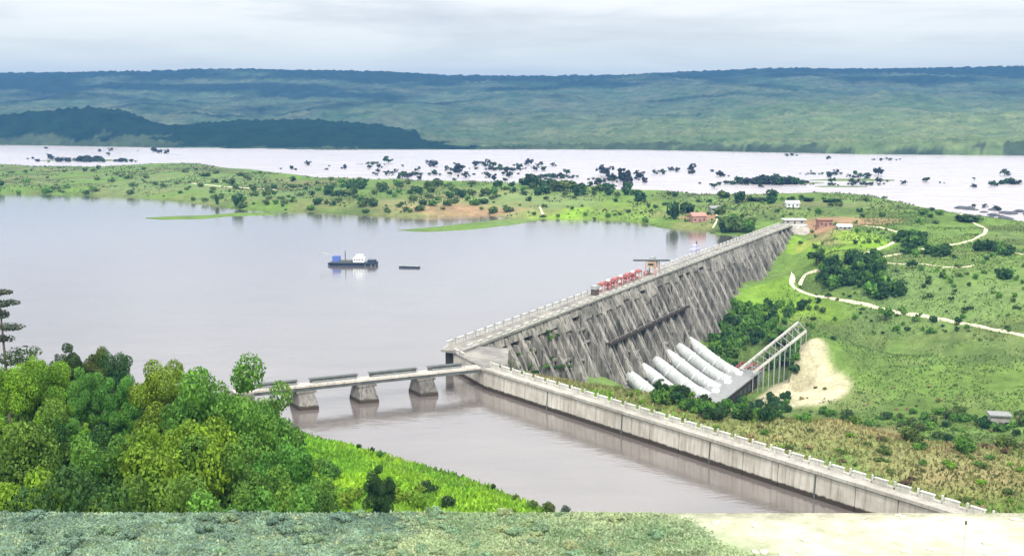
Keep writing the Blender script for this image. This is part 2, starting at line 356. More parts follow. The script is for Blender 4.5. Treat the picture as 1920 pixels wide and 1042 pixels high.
# tree canopy roughness of the far woods
FZ = np.where(FZ > 1, FZ + (RNG.random(FZ.shape) ** 2.5) * np.where(FY > 4800, 13, 8) * (fbm(FX / 260, FY / 260, 3, 31) > -.25) , FZ)
def ground_z(x, y):
    if y > 2150: return float(H_exact(np.array([x]), np.array([y]))[0])
    i = int(np.clip(np.searchsorted(ys, y) - 1, 0, len(ys) - 2)); fy = (y - ys[i]) / (ys[i + 1] - ys[i])
    t = x / (y + 70.0); k = (t - ts[0]) / (ts[1] - ts[0]); j = int(np.clip(math.floor(k), 0, len(ts) - 2)); fx = k - j
    return float((GZ[i, j] * (1 - fx) + GZ[i, j + 1] * fx) * (1 - fy) + (GZ[i + 1, j] * (1 - fx) + GZ[i + 1, j + 1] * fx) * fy)
def G(px, py, dmin=75, water_ok=False):
    d = ray(px, py); y = dmin
    while y < 2140:
        k = y / d[1]; x = d[0] * k; z = EYE + d[2] * k; g = ground_z(x, y)
        if z <= max(g, 0 if water_ok else -99): return np.array([x, y, max(g, 0) if water_ok else g])
        y *= 1.004
    return None
def faces_of(ny, nx):
    i = np.arange(ny - 1)[:, None] * nx + np.arange(nx - 1)[None, :]; i = i.ravel(); return np.stack([i, i + 1, i + nx + 1, i + nx], 1)

# land cover colours (what grows or lies where)
C_GRASS = np.array([.135, .215, .048]); C_BRIGHT = np.array([.26, .45, .03]); C_DRYG = np.array([.25, .24, .11]); C_SCRUB = np.array([.075, .115, .035])
C_EARTH = np.array([.33, .20, .13]); C_SAND = np.array([.62, .53, .38]); C_CREAM = np.array([.52, .46, .33]); C_PALEG = np.array([.16, .235, .085])
cov = np.empty(GX.shape + (3,)); n1 = fbm(GX / 30, GY / 30, 4, 41); n2 = fbm(GX / 90, GY / 90, 3, 51)
cov[:] = C_GRASS
def lay(mask, c):
    global cov
    cov = cov * (1 - mask[..., None]) + c * mask[..., None]
lay(np.clip(n2 * 2.2, 0, 1) * .6, C_PALEG); lay(np.clip(n1 * 2.5 - .3, 0, 1) * .6, C_SCRUB)
lay((GY > 880) * np.clip(.3 + 1.6 * fbm(GX / 60, GY / 45, 4, 141), 0, .8), np.array([.17, .165, .075])); lay((GY > 880) * np.clip(-.1 + 2 * fbm(GX / 45, GY / 35, 4, 151), 0, .75), C_SCRUB)
lay((GY > 380) * (GY < 880) * (GX > 60) * np.clip(1.8 * fbm(GX / 35, GY / 30, 4, 161), 0, .65), np.array([.17, .20, .075]))
lay((GY > 380) * (GY < 880) * (GX > 60) * np.clip(2.2 * fbm(GX / 22, GY / 30, 4, 171) - .1, 0, .7), C_SCRUB)
def blob(px, py, rx, ry, c, k=1.0, z=None):
    p = G(px, py) if z is None else P(px, py, z)
    if p is None: return
    r = np.hypot((GX - p[0]) / rx, (GY - p[1]) / ry) + .35 * n1; lay(np.clip((1.15 - r) * 3, 0, 1) * k, c)
for q in [(600, 850, 14, 22, C_BRIGHT), (560, 825, 16, 14, C_BRIGHT), (680, 900, 14, 22, C_BRIGHT), (800, 920, 16, 16, C_BRIGHT, .6), (900, 940, 14, 14, C_BRIGHT, .5),
          (1040, 390, 30, 60, C_BRIGHT, .5), (1120, 395, 70, 70, C_BRIGHT, .2), (900, 378, 90, 90, C_DRYG, .8), (930, 390, 40, 30, C_EARTH, .5), (860, 396, 60, 22, C_EARTH, .6),
          (1000, 375, 60, 60, C_PALEG, .7), (350, 345, 90, 90, C_PALEG, .6), (480, 365, 60, 50, C_PALEG, .5), (1310, 408, 14, 18, C_EARTH, 1), (1300, 425, 14, 20, C_DRYG, .6),
          (1560, 425, 24, 22, C_EARTH, 1), (1590, 415, 40, 30, C_EARTH, .7), (1545, 450, 18, 24, C_EARTH, .75), (1580, 445, 20, 20, C_DRYG, .8), (1620, 450, 18, 26, C_BRIGHT, .6), (1580, 480, 22, 24, C_BRIGHT, .55),
          (1500, 470, 10, 40, C_BRIGHT, .5), (1460, 560, 26, 20, C_BRIGHT, .35), (1430, 590, 20, 16, C_BRIGHT, .3), (1560, 575, 24, 14, C_BRIGHT, .35), (1480, 500, 12, 30, C_GRASS, .8),
          (1472, 738, 12, 16, C_CREAM, 1), (1500, 728, 14, 20, C_CREAM, 1), (1535, 735, 14, 18, C_CREAM, 1), (1380, 600, 14, 20, C_SCRUB, .8), (1420, 640, 30, 26, C_SCRUB, .8),
          (1600, 520, 40, 40, C_SCRUB, .6), (1820, 540, 60, 40, C_PALEG, .6), (1750, 500, 60, 50, C_PALEG, .5), (1850, 500, 40, 40, C_GRASS, .5),
          (1600, 800, 26, 14, C_DRYG, .9), (1660, 810, 14, 12, C_EARTH, .35), (1450, 800, 22, 14, C_DRYG, .6), (1780, 870, 20, 18, C_DRYG, .9), (1820, 900, 14, 12, C_EARTH, .3), (1520, 830, 22, 10, C_DRYG, .5), (1130, 728, 16, 12, C_DRYG, .7),
          (140, 745, 22, 18, C_DRYG, .7), (1800, 400, 26, 30, C_SAND, 1), (1795, 398, 30, 18, np.array([.7, .68, .62]), 1)]:
    blob(*q)
# hill-top terrace in front of the viewpoint: soft green on the left, cream earth on the right
top = (GY < EDGE + .2) & (GZ > 66)
k = np.clip((GX - 8 + 4 * n1 + (GY - 50) * .9) / 3.5, 0, 1)
cov = np.where(top[..., None], (np.array([.20, .27, .15])[None, None] * (1 - k[..., None]) + np.array([.56, .53, .43])[None, None] * k[..., None]), cov)
cov *= (1 + .25 * n1[..., None] * ~top[..., None])

def ground_material():
    m = bpy.data.materials.new('ground_cover'); m.use_nodes = True; T = NT(m.node_tree); b = T.n['Principled BSDF']
    b.inputs['Roughness'].default_value = .95; b.inputs['Specular IOR Level'].default_value = .1
    at = T.new('ShaderNodeAttribute', attribute_name='cover'); pos = T.new('ShaderNodeNewGeometry').outputs['Position']
    f1 = T.noise(pos, .16, 6, .7); f2 = T.noise(pos, .9, 5, .7)
    c = T.mix(1.0, at.outputs['Color'], T.ramp(f1, [(.3, (.62, .66, .6)), (.7, (1.25, 1.22, 1.2))]), 'MULTIPLY')
    c = T.mix(1.0, c, T.ramp(f2, [(.32, (.7, .74, .7)), (.68, (1.2, 1.2, 1.15))]), 'MULTIPLY')
    T.link(c, b.inputs['Base Color'])
    bp = T.new('ShaderNodeBump'); bp.inputs['Strength'].default_value = .6; bp.inputs['Distance'].default_value = .5
    T.link(f2, bp.inputs['Height']); T.link(bp.outputs[0], b.inputs['Normal']); return m
def ground_object(name, X, Y, Z, colr, mat):
    ny, nx = X.shape; v = np.stack([X.ravel(), Y.ravel(), Z.ravel()], 1); f = faces_of(ny, nx)
    me = fast_mesh(name, v, f, mat, True); ca = me.color_attributes.new('cover', 'FLOAT_COLOR', 'POINT')
    c4 = np.ones((ny * nx, 4), np.float32); c4[:, :3] = np.clip(colr.reshape(-1, 3), .003, .9); ca.data.foreach_set('color', c4.ravel())
    return struct(link(name, me))
ground_object('ground', GX, GY, GZ, cov, ground_material())
# far hills: woods and pastures
fn = fbm(FX / 300, FY / 200, 5, 61); fn2 = fbm(FX / 120, FY / 70, 4, 71)
fc = np.empty(FX.shape + (3,)); fc[:] = (.018, .034, .02)
wood = np.clip((fn + .15) * 2.2 + (FY - 4300) / 600, 0, 1) ; wood = np.maximum(wood, ((FX < np.interp(810, [0, 1], [0, 1]) * -.05 + 0) & (FY < 3300) & (FZ > 0)) * 0)
past = 1 - wood; tone = np.clip(.5 + fn2, 0, 1)[..., None]
fc = fc * wood[..., None] + past[..., None] * (np.array([.095, .115, .07]) * tone + np.array([.05, .09, .048]) * (1 - tone))
rg = np.clip((3900 - FY) / 900, 0, 1)[..., None] * np.clip((FX + 300) / 1200, 0, 1)[..., None]; fc = fc + rg * np.array([.055, .065, .012]) * past[..., None]
near_dark = (FY < 3290) & (FX < PD(812, 278, 2950)[0] + 60 * fn2 + 20 - (FY - 2800) * .5) & (FZ > .5); fc[near_dark] = (.010, .026, .013)
shore = (dist(cFar, FX, FY) < 45 * (1 + 3 * fn2)); fc[shore] = (.05, .07, .035)
def far_material():
    m = bpy.data.materials.new('far_hill_cover'); m.use_nodes = True; T = NT(m.node_tree); b = T.n['Principled BSDF']
    b.inputs['Roughness'].default_value = 1; b.inputs['Specular IOR Level'].default_value = 0
    at = T.new('ShaderNodeAttribute', attribute_name='cover'); pos = T.new('ShaderNodeNewGeometry').outputs['Position']
    c = T.mix(1.0, at.outputs['Color'], T.ramp(T.noise(pos, .02, 6, .7), [(.35, (.55, .6, .6)), (.65, (1.35, 1.3, 1.2))]), 'MULTIPLY')
    T.link(c, b.inputs['Base Color']); return m
ground_object('far_hills', FX, FY, FZ, fc, far_material())

# ------------------------------------------------------------------ water
def water_material(name, mud, gloss, rough, foam=0, bump=.02):
    m = bpy.data.materials.new(name); m.use_nodes = True; T = NT(m.node_tree); T.n.remove(T.n['Principled BSDF'])
    pos = T.new('ShaderNodeNewGeometry').outputs['Position']
    df = T.new('ShaderNodeBsdfDiffuse'); gl = T.new('ShaderNodeBsdfGlossy'); gl.inputs['Roughness'].default_value = rough; gl.inputs['Color'].default_value = (.97, .97, .98, 1)
    n = T.noise(T.mapping(pos, (.02, .05, .1), rot=(0, 0, .5)), 1, 6, .65, .6)
    c = T.ramp(n, [(.35, tuple(x * .85 for x in mud)), (.65, tuple(min(x * 1.12, .9) for x in mud))])
    if foam:
        f = T.ramp(T.noise(T.mapping(pos, (.010, .035, .1)), 1, 8, .72, 1.2), [(.50, (0, 0, 0)), (.68, (1, 1, 1))]); c = T.mix(T.math('MULTIPLY', f, foam), c, (.82, .81, .80))
    T.link(c, df.inputs[0])
    bp = T.new('ShaderNodeBump'); bp.inputs['Strength'].default_value = .35; bp.inputs['Distance'].default_value = bump
    r = T.math('ADD', T.noise(T.mapping(pos, (.5, .9, 1), rot=(0, 0, .4)), 1, 3, .6), T.math('MULTIPLY', T.noise(T.mapping(pos, (.09, .16, 1), rot=(0, 0, .8)), 1, 4, .6, .8), 3))
    T.link(r, bp.inputs['Height'])
    for q in (df, gl): T.link(bp.outputs[0], q.inputs['Normal'])
    lw = T.new('ShaderNodeFresnel'); lw.inputs[0].default_value = 1.6
    fac = T.math('MINIMUM', T.math('ADD', T.math('MULTIPLY', lw.outputs[0], gloss), .12), .93)
    mx = T.new('ShaderNodeMixShader'); T.link(fac, mx.inputs[0]); T.link(df.outputs[0], mx.inputs[1]); T.link(gl.outputs[0], mx.inputs[2])
    T.link(mx.outputs[0], T.n['Material Output'].inputs[0]); return m
M_LAKE = water_material('muddy_lake_water', (.145, .125, .115), 1.16, .10, bump=.09)
M_RIVER = water_material('pale_river_water', (.40, .345, .35), .58, .25, foam=.3, bump=.3)
mid = P(-300, 340, 0)
ln = [(-3000., 1250.), (mid[0], mid[1]), *[tuple(P(x, y, 0)[:2]) for x, y in [(0, 342), (350, 345), (640, 372), (900, 378), (1200, 393), (1400, 405)]], tuple(E + DA * 30)]
def split_poly(name, poly, mat):
    import mathutils.geometry as mg
    tri = mg.tessellate_polygon([[Vector((p[0], p[1], 0)) for p in poly]])
    me = mesh(name, [(p[0], p[1], 0) for p in poly], tri, mat); bpy.context.view_layer.update()
    for pl in me.polygons:
        if pl.normal.z < 0: pl.flip()
    return struct(link(name, me))
dam_line = [tuple(E + DN * .5), tuple(A + DN * .5 + DA * 2), tuple(B + WN * .5), tuple(W_END + WN * .5)]
split_poly('lake_water', [(-3000., -400.)] + ln[:-1] + [tuple(E + DA * 30)] + dam_line + [(360., -400.)], M_LAKE)
split_poly('river_water', ln[:-1] + [tuple(E + DA * 30), (330., 800.), (600, 700), (3000., 600.), (9000., 3500.), (-9000., 3900.), (-9000., 1300.)], M_RIVER)

# ------------------------------------------------------------------ haze
def haze():
    b = MB(); b.box(-7600, 7600, -420, 9490, -70, 330); o = b.build('haze', None)
    m = bpy.data.materials.new('pale_blue_air'); m.use_nodes = True; T = NT(m.node_tree); T.n.remove(T.n['Principled BSDF'])
    v = T.new('ShaderNodeVolumePrincipled'); v.inputs['Density'].default_value = HAZE; v.inputs['Color'].default_value = (.125, .34, .76, 1); v.inputs['Anisotropy'].default_value = 0.0
    T.link(v.outputs[0], T.n['Material Output'].inputs['Volume']); o.data.materials.append(m); o['kind'] = 'stuff'; o['label'] = 'pale blue haze over the whole valley'
HAZE = .000108
haze()

# ------------------------------------------------------------------ dam
SL = .5
def face_u(z): return 3.5 + SL * (8 - z)
dam = thing('dam', 'long grey buttress dam with white parapet blocks holding back the lake', 'dam', dm(0, 0, 0))
inv = Vector(dm(0, 0, 0))
def rel(p): return Vector(p) - inv
def dpart(name, mb, mat, parent=None):
    me = mesh(name, [rel(p) if parent is None else p for p in mb.v], mb.f, mat); return link(name, me, parent or dam)
# core: solid upstream wall with an inclined back between the buttresses
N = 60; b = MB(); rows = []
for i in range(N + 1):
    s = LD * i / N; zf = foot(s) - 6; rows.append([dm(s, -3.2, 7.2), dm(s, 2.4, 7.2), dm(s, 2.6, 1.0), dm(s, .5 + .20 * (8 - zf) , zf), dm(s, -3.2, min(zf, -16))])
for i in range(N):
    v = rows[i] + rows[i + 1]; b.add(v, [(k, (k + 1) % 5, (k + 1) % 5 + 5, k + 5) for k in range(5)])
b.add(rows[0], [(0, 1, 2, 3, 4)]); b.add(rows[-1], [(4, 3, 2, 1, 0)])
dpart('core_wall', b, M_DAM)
# roadway slab along the crest
b = MB(); b.hexa([dm(-2, -3.9, 7.2), dm(LD + 2, -3.9, 7.2), dm(LD + 2, 3.9, 7.2), dm(-2, 3.9, 7.2), dm(-2, -3.9, 8), dm(LD + 2, -3.9, 8), dm(LD + 2, 3.9, 8), dm(-2, 3.9, 8)])
dpart('crest_road', b, M_ASPH)
# solid apron below the crest
nb = 41; pitch = (LD - 14) / nb
for k in range(nb + 1):
    s = 10 + k * pitch; zf = foot(s) - 3; hw = random.uniform(1.15, 1.65)
    if zf > 3: continue
    b = MB(); vs = []
    wobble = random.uniform(-.3, .3)
    for ss, w in ((s - hw, 0), (s + hw, 0)):
        vs.append([dm(ss, 2.5, 7.1), dm(ss + (.35 if ss < s else -.35), 3.6, 6.2), dm(ss, face_u(zf + (6 - zf) * .5) + wobble, zf + (6 - zf) * .5), dm(ss, face_u(zf), zf), dm(ss, 1.0, zf), dm(ss, 1.0, 5)])
    v = vs[0] + vs[1]; n = 6
    b.add(v, [(i, (i + 1) % n, (i + 1) % n + n, i + n) for i in range(n)] + [tuple(range(n))[::-1], tuple(range(n, 2 * n))])
    dpart('buttress', b, M_BUTT)
# haunched beams (bay heads) and struts in every bay
for k in range(nb):
    s0 = 10 + k * pitch + 1.7; s1 = s0 + pitch - 3.4; zf = foot((s0 + s1) / 2)
    zb = (random.choice([4.2, 3.2, 1.8, .2]) if k < 24 else random.uniform(-2.2, -.2)) if k > 3 else 4
    if zb > zf + 2:
        b = MB(); b.hexa([dm(s0, 2.6, zb), dm(s1, 2.6, zb), dm(s1, 3.1 + .42 * (7 - zb), zb), dm(s0, 3.1 + .42 * (7 - zb), zb), dm(s0, 2.4, 7.1), dm(s1, 2.4, 7.1), dm(s1, 3.4, 7.1), dm(s0, 3.4, 7.1)]); dpart('bay_head', b, M_BUTT)
    z = zb - 5
    while z > zf + 3:
        if not (-12 < z < -6 and 105 < s0 < 215):
            th = random.uniform(.5, 1.1); uu = face_u(z) - random.uniform(.5, 4.5)
            b = MB(); b.hexa([dm(s0, uu - 1.6, z - th), dm(s1, uu - 1.6, z - th), dm(s1, uu, z - th), dm(s0, uu, z - th), dm(s0, uu - 1.6, z), dm(s1, uu - 1.6, z), dm(s1, uu, z), dm(s0, uu, z)]); dpart('strut', b, M_BUTT)
        z -= random.uniform(5, 8)
    # narrow intermediate rib in the bay
    if zf < 0:
        zb = min(zb, 3)
        sm = (s0 + s1) / 2 + random.uniform(-1, 1); za = zb - .4
        b = MB(); b.hexa([dm(sm - .6, .5 + .2 * (8 - zf), zf - 2), dm(sm + .6, .5 + .2 * (8 - zf), zf - 2), dm(sm + .6, face_u(zf) - .8, zf - 2), dm(sm - .6, face_u(zf) - .8, zf - 2),
                           dm(sm - .45, 2.2, za), dm(sm + .45, 2.2, za), dm(sm + .45, face_u(za) - .9, za), dm(sm - .45, face_u(za) - .9, za)]); dpart('rib', b, M_BUTT)
# walkway across the face with its rail
b = MB(); u0 = face_u(-9); b.hexa([dm(108, u0 - 3, -10), dm(212, u0 - 3, -10), dm(212, u0 + 2, -10), dm(108, u0 + 2, -10), dm(108, u0 - 3, -9), dm(212, u0 - 3, -9), dm(212, u0 + 2, -9), dm(108, u0 + 2, -9)])
wk = dpart('walkway', b, M_WALL)
b = MB(); b.bar(dm(108, u0 + 1.9, -7.9), dm(212, u0 + 1.9, -7.9), .1)
for s in range(108, 213, 8): b.bar(dm(s, u0 + 1.9, -9), dm(s, u0 + 1.9, -7.9), .14)
dpart('handrail', b, M_STEEL)
# parapets: low kerb wall with separate white blocks on each edge
for u, h in ((-3.7, .55), (3.7, .5)):
    b = MB(); b.hexa([dm(0, u - .15, 8), dm(LD, u - .15, 8), dm(LD, u + .15, 8), dm(0, u + .15, 8), dm(0, u - .15, 8 + h), dm(LD, u - .15, 8 + h), dm(LD, u + .15, 8 + h), dm(0, u + .15, 8 + h)]); dpart('parapet_kerb', b, M_PAR)
blk = MB(); blk.box(-1.9, 1.9, -.3, .3, 0, 1.95); blk.box(-2.1, 2.1, -.4, .4, 1.95, 2.2); blk_me = mesh('parapet_block', blk.v, blk.f, M_PAR)
pst = MB(); pst.box(-.22, .22, -.22, .22, 0, 2.4); pst.box(-.3, .3, -.3, .3, 2.4, 2.6); pst_me = mesh('parapet_post', pst.v, pst.f, M_STEEL)
ang = math.atan2(DA[1], DA[0])
s = 4
while s < LD - 6:
    if not (188 > s > 124): link('parapet_block', blk_me, dam, rel(dm(s, -3.7, 8.0)), ang)
    link('parapet_block', blk_me, dam, rel(dm(s + 1, 3.7, 8.0)), ang, (.8, 1, .62))
    if s < 120: link('parapet_post', pst_me, dam, rel(dm(s + 3.6, -3.7, 8)), ang)
    s += 7.2
# end block at the far abutment
ab = thing('dam_abutment', 'pale concrete end block where the dam meets the far bank', 'abutment', dm(LD + 2, 0, 0))
def apart(name, pts, mat):
    b = MB(); b.hexa([Vector(p) - ab.location for p in pts]); b.build(name, mat, ab)
apart('block', [dm(LD + 2, -4, -3), dm(LD + 15, -4, -3), dm(LD + 12, 19, -3), dm(LD - 3, 17, -6), dm(LD + 2, -4, 7.4), dm(LD + 15, -4, 7.4), dm(LD + 12, 12, 7.4), dm(LD + 2.3, 12, 7.4)], M_WALL)
apart('cap', [dm(LD + 2.4, -4.4, 7.4), dm(LD + 15.4, -4.4, 7.4), dm(LD + 12.4, 12.4, 7.4), dm(LD + 2.4, 12.4, 7.4), dm(LD + 2.4, -4.4, 8), dm(LD + 15.4, -4.4, 8), dm(LD + 12.4, 12.4, 8), dm(LD + 2.4, 12.4, 8)], M_PAR)

# near abutment platform between the dam, the bridge and the canal wall
near = thing('wall_platform', 'pale concrete platform where bridge, canal wall and dam meet', 'platform', (float(B[0]), float(B[1]), 0))
def npart(name, poly, z0, z1, mat):
    n = len(poly); v = [(p[0] - B[0], p[1] - B[1], z0) for p in poly] + [(p[0] - B[0], p[1] - B[1], z1) for p in poly]
    link(name, mesh(name, v, [tuple(range(n))[::-1], tuple(range(n, 2 * n))] + [(i, (i + 1) % n, (i + 1) % n + n, i + n) for i in range(n)], mat), near)
pq = [B, B + WN * 9 + WA * 1, A + DN * 14 + DA * 14, A + DN * 4 + DA * 12, A + DN * -3.4 + DA * 1.5, A]
npart('base', pq, -12, 6.4, M_WALL); c0 = sum(pq) / len(pq); npart('paving', [c0 + (p - c0) * 1.02 for p in pq], 6.4, 7.15, M_ASPH)
d2 = (B - A) / np.linalg.norm(B - A); an2 = math.atan2(d2[1], d2[0])
for t in (3, 8): p = A + d2 * t; link('parapet_block', blk_me, near, (p[0] - B[0], p[1] - B[1], 7.15), an2, (.8, 1, .7))

# ------------------------------------------------------------------ canal wall
cw = thing('canal_wall', 'long pale concrete retaining wall with white crenellated parapet beside the brown canal', 'wall', (float(B[0]), float(B[1]), 0))
def cwp(s, w, z): p = WA * s + WN * w; return (p[0], p[1], z)
s = .3; k = 0
while s < 318:
    Lp = 10.6; b = MB()
    b.hexa([cwp(s, -.75, -9), cwp(s + Lp, -.75, -9), cwp(s + Lp, 3, -9), cwp(s, 3, -9), cwp(s, 0, 5.75), cwp(s + Lp, 0, 5.75), cwp(s + Lp, 3, 5.75), cwp(s, 3, 5.75)]); b.build('wall_panel', M_WALL, cw)
    if k % 3 == 2: b = MB(); b.bar(cwp(s + Lp + .1, -.42, .2), cwp(s + Lp + .1, -.05, 5.6), .3, .3); b.build('drain_pipe', M_DARK, cw)
    s += Lp + .22; k += 1
b = MB(); b.hexa([cwp(0, .35, -9), cwp(320, .35, -9), cwp(320, 2.6, -9), cwp(0, 2.6, -9), cwp(0, .35, 6.15), cwp(320, .35, 6.15), cwp(320, 2.6, 6.15), cwp(0, 2.6, 6.15)]); b.build('joint_backing', M_DARK, cw)
b = MB(); b.hexa([cwp(-.5, -.5, 6.1), cwp(320, -.5, 6.1), cwp(320, 3.3, 6.1), cwp(-.5, 3.3, 6.1), cwp(-.5, -.5, 6.9), cwp(320, -.5, 6.9), cwp(320, 3.3, 6.9), cwp(-.5, 3.3, 6.9)]); b.build('coping', M_COPE, cw)
b = MB(); b.hexa([cwp(0, 2.5, 6.9), cwp(320, 2.5, 6.9), cwp(320, 2.9, 6.9), cwp(0, 2.9, 6.9), cwp(0, 2.5, 7.4), cwp(320, 2.5, 7.4), cwp(320, 2.9, 7.4), cwp(0, 2.9, 7.4)]); b.build('parapet_kerb', M_PAR, cw)
wang = math.atan2(WA[1], WA[0])
blk2 = MB(); blk2.box(-1.55, 1.55, -.25, .25, 0, 1.3); blk2.box(-1.7, 1.7, -.35, .35, 1.3, 1.55); blk2_me = mesh('parapet_block', blk2.v, blk2.f, M_PAR)
ep = MB(); ep.box(-.2, .2, -.2, .2, 0, 1.9); ep_me = mesh('end_post', ep.v, ep.f, M_PAR)
s = 3
while s < 300:
    link('parapet_block', blk2_me, cw, cwp(s, 2.7, 6.9), wang)
    link('parapet_post', ep_me, cw, cwp(s - 2.3, 2.7, 6.9), wang); s += 5.7
b = MB(); b.hexa([cwp(0, 3.3, 4.5), cwp(320, 3.3, 4.5), cwp(320, 7.3, 4.5), cwp(0, 7.3, 4.5), cwp(0, 3.3, 5.9), cwp(320, 3.3, 5.9), cwp(320, 7.3, 5.9), cwp(0, 7.3, 5.9)]); b.build('wall_track', M_TRK, cw)

# ------------------------------------------------------------------ bridge
D0 = P(488, 728, 7)[:2]; D1 = B + d2 * -3.0; LB = float(np.linalg.norm(D1 - D0)); BA = (D1 - D0) / LB; BN = np.array([-BA[1], BA[0]])
br = thing('canal_bridge', 'low concrete girder bridge on three piers across the canal mouth', 'bridge', (float(D0[0]), float(D0[1]), 0))
def bp_(s, w, z): p = BA * s + BN * w; return (p[0], p[1], z)
b = MB(); b.hexa([bp_(-8, -2.2, 6.35), bp_(LB, -2.2, 6.35), bp_(LB, 2.2, 6.35), bp_(-8, 2.2, 6.35), bp_(-8, -2.2, 6.9), bp_(LB, -2.2, 6.9), bp_(LB, 2.2, 6.9), bp_(-8, 2.2, 6.9)]); b.build('deck', M_WALL, br)
for w in (-1.7, 1.7):
    b = MB(); b.hexa([bp_(-6, w - .25, 5.3), bp_(LB, w - .25, 5.3), bp_(LB, w + .25, 5.3), bp_(-6, w + .25, 5.3), bp_(-6, w - .25, 6.35), bp_(LB, w - .25, 6.35), bp_(LB, w + .25, 6.35), bp_(-6, w + .25, 6.35)]); b.build('girder', M_DARK, br)
pier_s = []
for px, py in ((576, 768), (691, 757), (802, 744)):
    q = P(px, py - 3, 0)[:2] - D0; pier_s.append(float(q @ BA))
edges = [-3] + pier_s + [LB - 6]
for i in range(4):                                                  # raised gate housings between the piers
    s0 = edges[i] + 2.2; s1 = edges[i + 1] - 2.2 if i < 3 else edges[4]
    b = MB(); b.hexa([bp_(s0, .6, 6.9), bp_(s1, .6, 6.9), bp_(s1, 2.4, 6.9), bp_(s0, 2.4, 6.9), bp_(s0, .8, 7.9), bp_(s1, .8, 7.9), bp_(s1, 2.2, 7.9), bp_(s0, 2.2, 7.9)]); bm_ = b.build('parapet_beam', M_DARK, br)
    b = MB(); b.hexa([bp_(s0 - .4, .5, 7.9), bp_(s1 + .4, .5, 7.9), bp_(s1 + .4, 2.5, 7.9), bp_(s0 - .4, 2.5, 7.9), bp_(s0 - .4, .5, 8.1), bp_(s1 + .4, .5, 8.1), bp_(s1 + .4, 2.5, 8.1), bp_(s0 - .4, 2.5, 8.1)]); b.build('cap_slab', M_DARK, bm_)
    b = MB(); b.bar(bp_(s0, -2.1, 7.9), bp_(s1, -2.1, 7.9), .12); b.bar(bp_(s0, -2.1, 7.45), bp_(s1, -2.1, 7.45), .1)
    q = s0
    while q < s1: b.bar(bp_(q, -2.1, 6.9), bp_(q, -2.1, 7.9), .12); q += 2.2
    b.build('railing', M_STEEL, br)
b = MB(); b.hexa([bp_(-14, -4, -6), bp_(-1, -4, -6), bp_(-1, 4, -6), bp_(-14, 4, -6), bp_(-14, -3.4, 6.3), bp_(-2.5, -3.4, 6.3), bp_(-2.5, 3.4, 6.3), bp_(-14, 3.4, 6.3)]); b.build('bank_seat', M_PIER, br)
for s in pier_s:
    b = MB()                                                        # shaft, cutwater and stepped cap
    lo = [bp_(s - 4.7, 3.7, -9), bp_(s - 3.2, -5.6, -9), bp_(s + 3.2, -6.4, -9), bp_(s + 4.9, 3.7, -9)]
    mi = [bp_(s - 4.0, 3.2, .8), bp_(s - 2.9, -4.6, .8), bp_(s + 3.0, -5.2, .8), bp_(s + 4.0, 3.2, .8)]
    hi = [bp_(s - 3.3, 2.4, 4.7), bp_(s - 2.7, -2.7, 4.7), bp_(s + 2.3, -2.9, 4.7), bp_(s + 2.8, 2.4, 4.7)]
    b.hexa(lo + mi); b.hexa(mi + hi); pr = b.build('pier', M_PIER, br)
    b = MB(); b.hexa([bp_(s - 3.1, -3, 4.7), bp_(s + 3, -3, 4.7), bp_(s + 3, 2.8, 4.7), bp_(s - 3.1, 2.8, 4.7), bp_(s - 3.1, -3, 5.3), bp_(s + 3, -3, 5.3), bp_(s + 3, 2.8, 5.3), bp_(s - 3.1, 2.8, 5.3)]); b.build('pier_cap', M_PIER, pr)
    for w in (-1.9, 0, 1.9): b = MB(); b.bar(bp_(s + w, -2.95, 2.0), bp_(s + w, -2.6, 4.7), .5, .35); b.build('pilaster', M_PIER, pr)

# ------------------------------------------------------------------ penstocks and power station at the foot of the dam
where = ['nearest the canal bushes', 'second from the canal bushes', 'third from the canal bushes', 'third from the green hillside', 'second from the green hillside', 'nearest the green hillside']
for k in range(6):
    s = 120 + 16.2 * k; pts = []
    for t in np.linspace(0, 1, 12):
        u = face_u(-24) - 2.5 + 27 * t; z = -25.5 - 15.5 * (1 - (1 - t) ** 1.3); pts.append(dm(s, u, z + 1))
    o = dm(s, 30, -36); t = thing('penstock', 'broad white penstock pipe curving down from the dam foot, ' + where[k], 'pipe', o, 0, 'white penstocks below the dam')
    b = MB(); b.tube([Vector(p) - Vector(o) for p in pts], [2.2, 2.7, 3.0] + [3.1] * 9, 20); b.build('pipe', M_PIPE, t, smooth=True)
    for j in (3, 6, 9):
        b = MB(); c = Vector(pts[j]) - Vector(o); dd = (Vector(pts[j + 1]) - Vector(pts[j])).normalized(); b.tube([c - dd * .25, c + dd * .25], 3.3, 20); b.build('collar', M_WHITE, t)
        b = MB(); b.box(-2.4, 2.4, -.8, .8, -6, -1.2); b.build('saddle', M_WALL, t, c, ang)
ph = thing('power_station', 'long low power station with pale flat roof below the white penstocks', 'power station', dm(160, 40, -46))
po = ph.location
def pbox(name, s0, s1, u0, u1, z0, z1, mat, par=None):
    b = MB(); q = [Vector(dm(*a)) - po for a in [(s0, u0, z0), (s0, u1, z0), (s1, u1, z0), (s1, u0, z0), (s0, u0, z1), (s0, u1, z1), (s1, u1, z1), (s1, u0, z1)]]
    b.hexa(q); return b.build(name, mat, par or ph)
pw = pbox('wall', 108, 207, 39, 52, -47, -38.6, M_WALL); pbox('roof', 107.4, 207.6, 38.2, 52.8, -38.6, -38, M_ROOFG)
for k in range(14):
    s = 112 + k * 6.9; pbox('window', s, s + 3.6, 51.95, 52.15, -44, -41, M_GLASS)
for k in range(5): pbox('roof_vent', 118 + k * 19, 121 + k * 19, 44, 47, -38, -36.6, M_WHITE)
tf = thing('transformer_frame', 'grey and red steel switchgear frame beside the power station', 'steel frame', dm(214, 44, -46)); to = tf.location
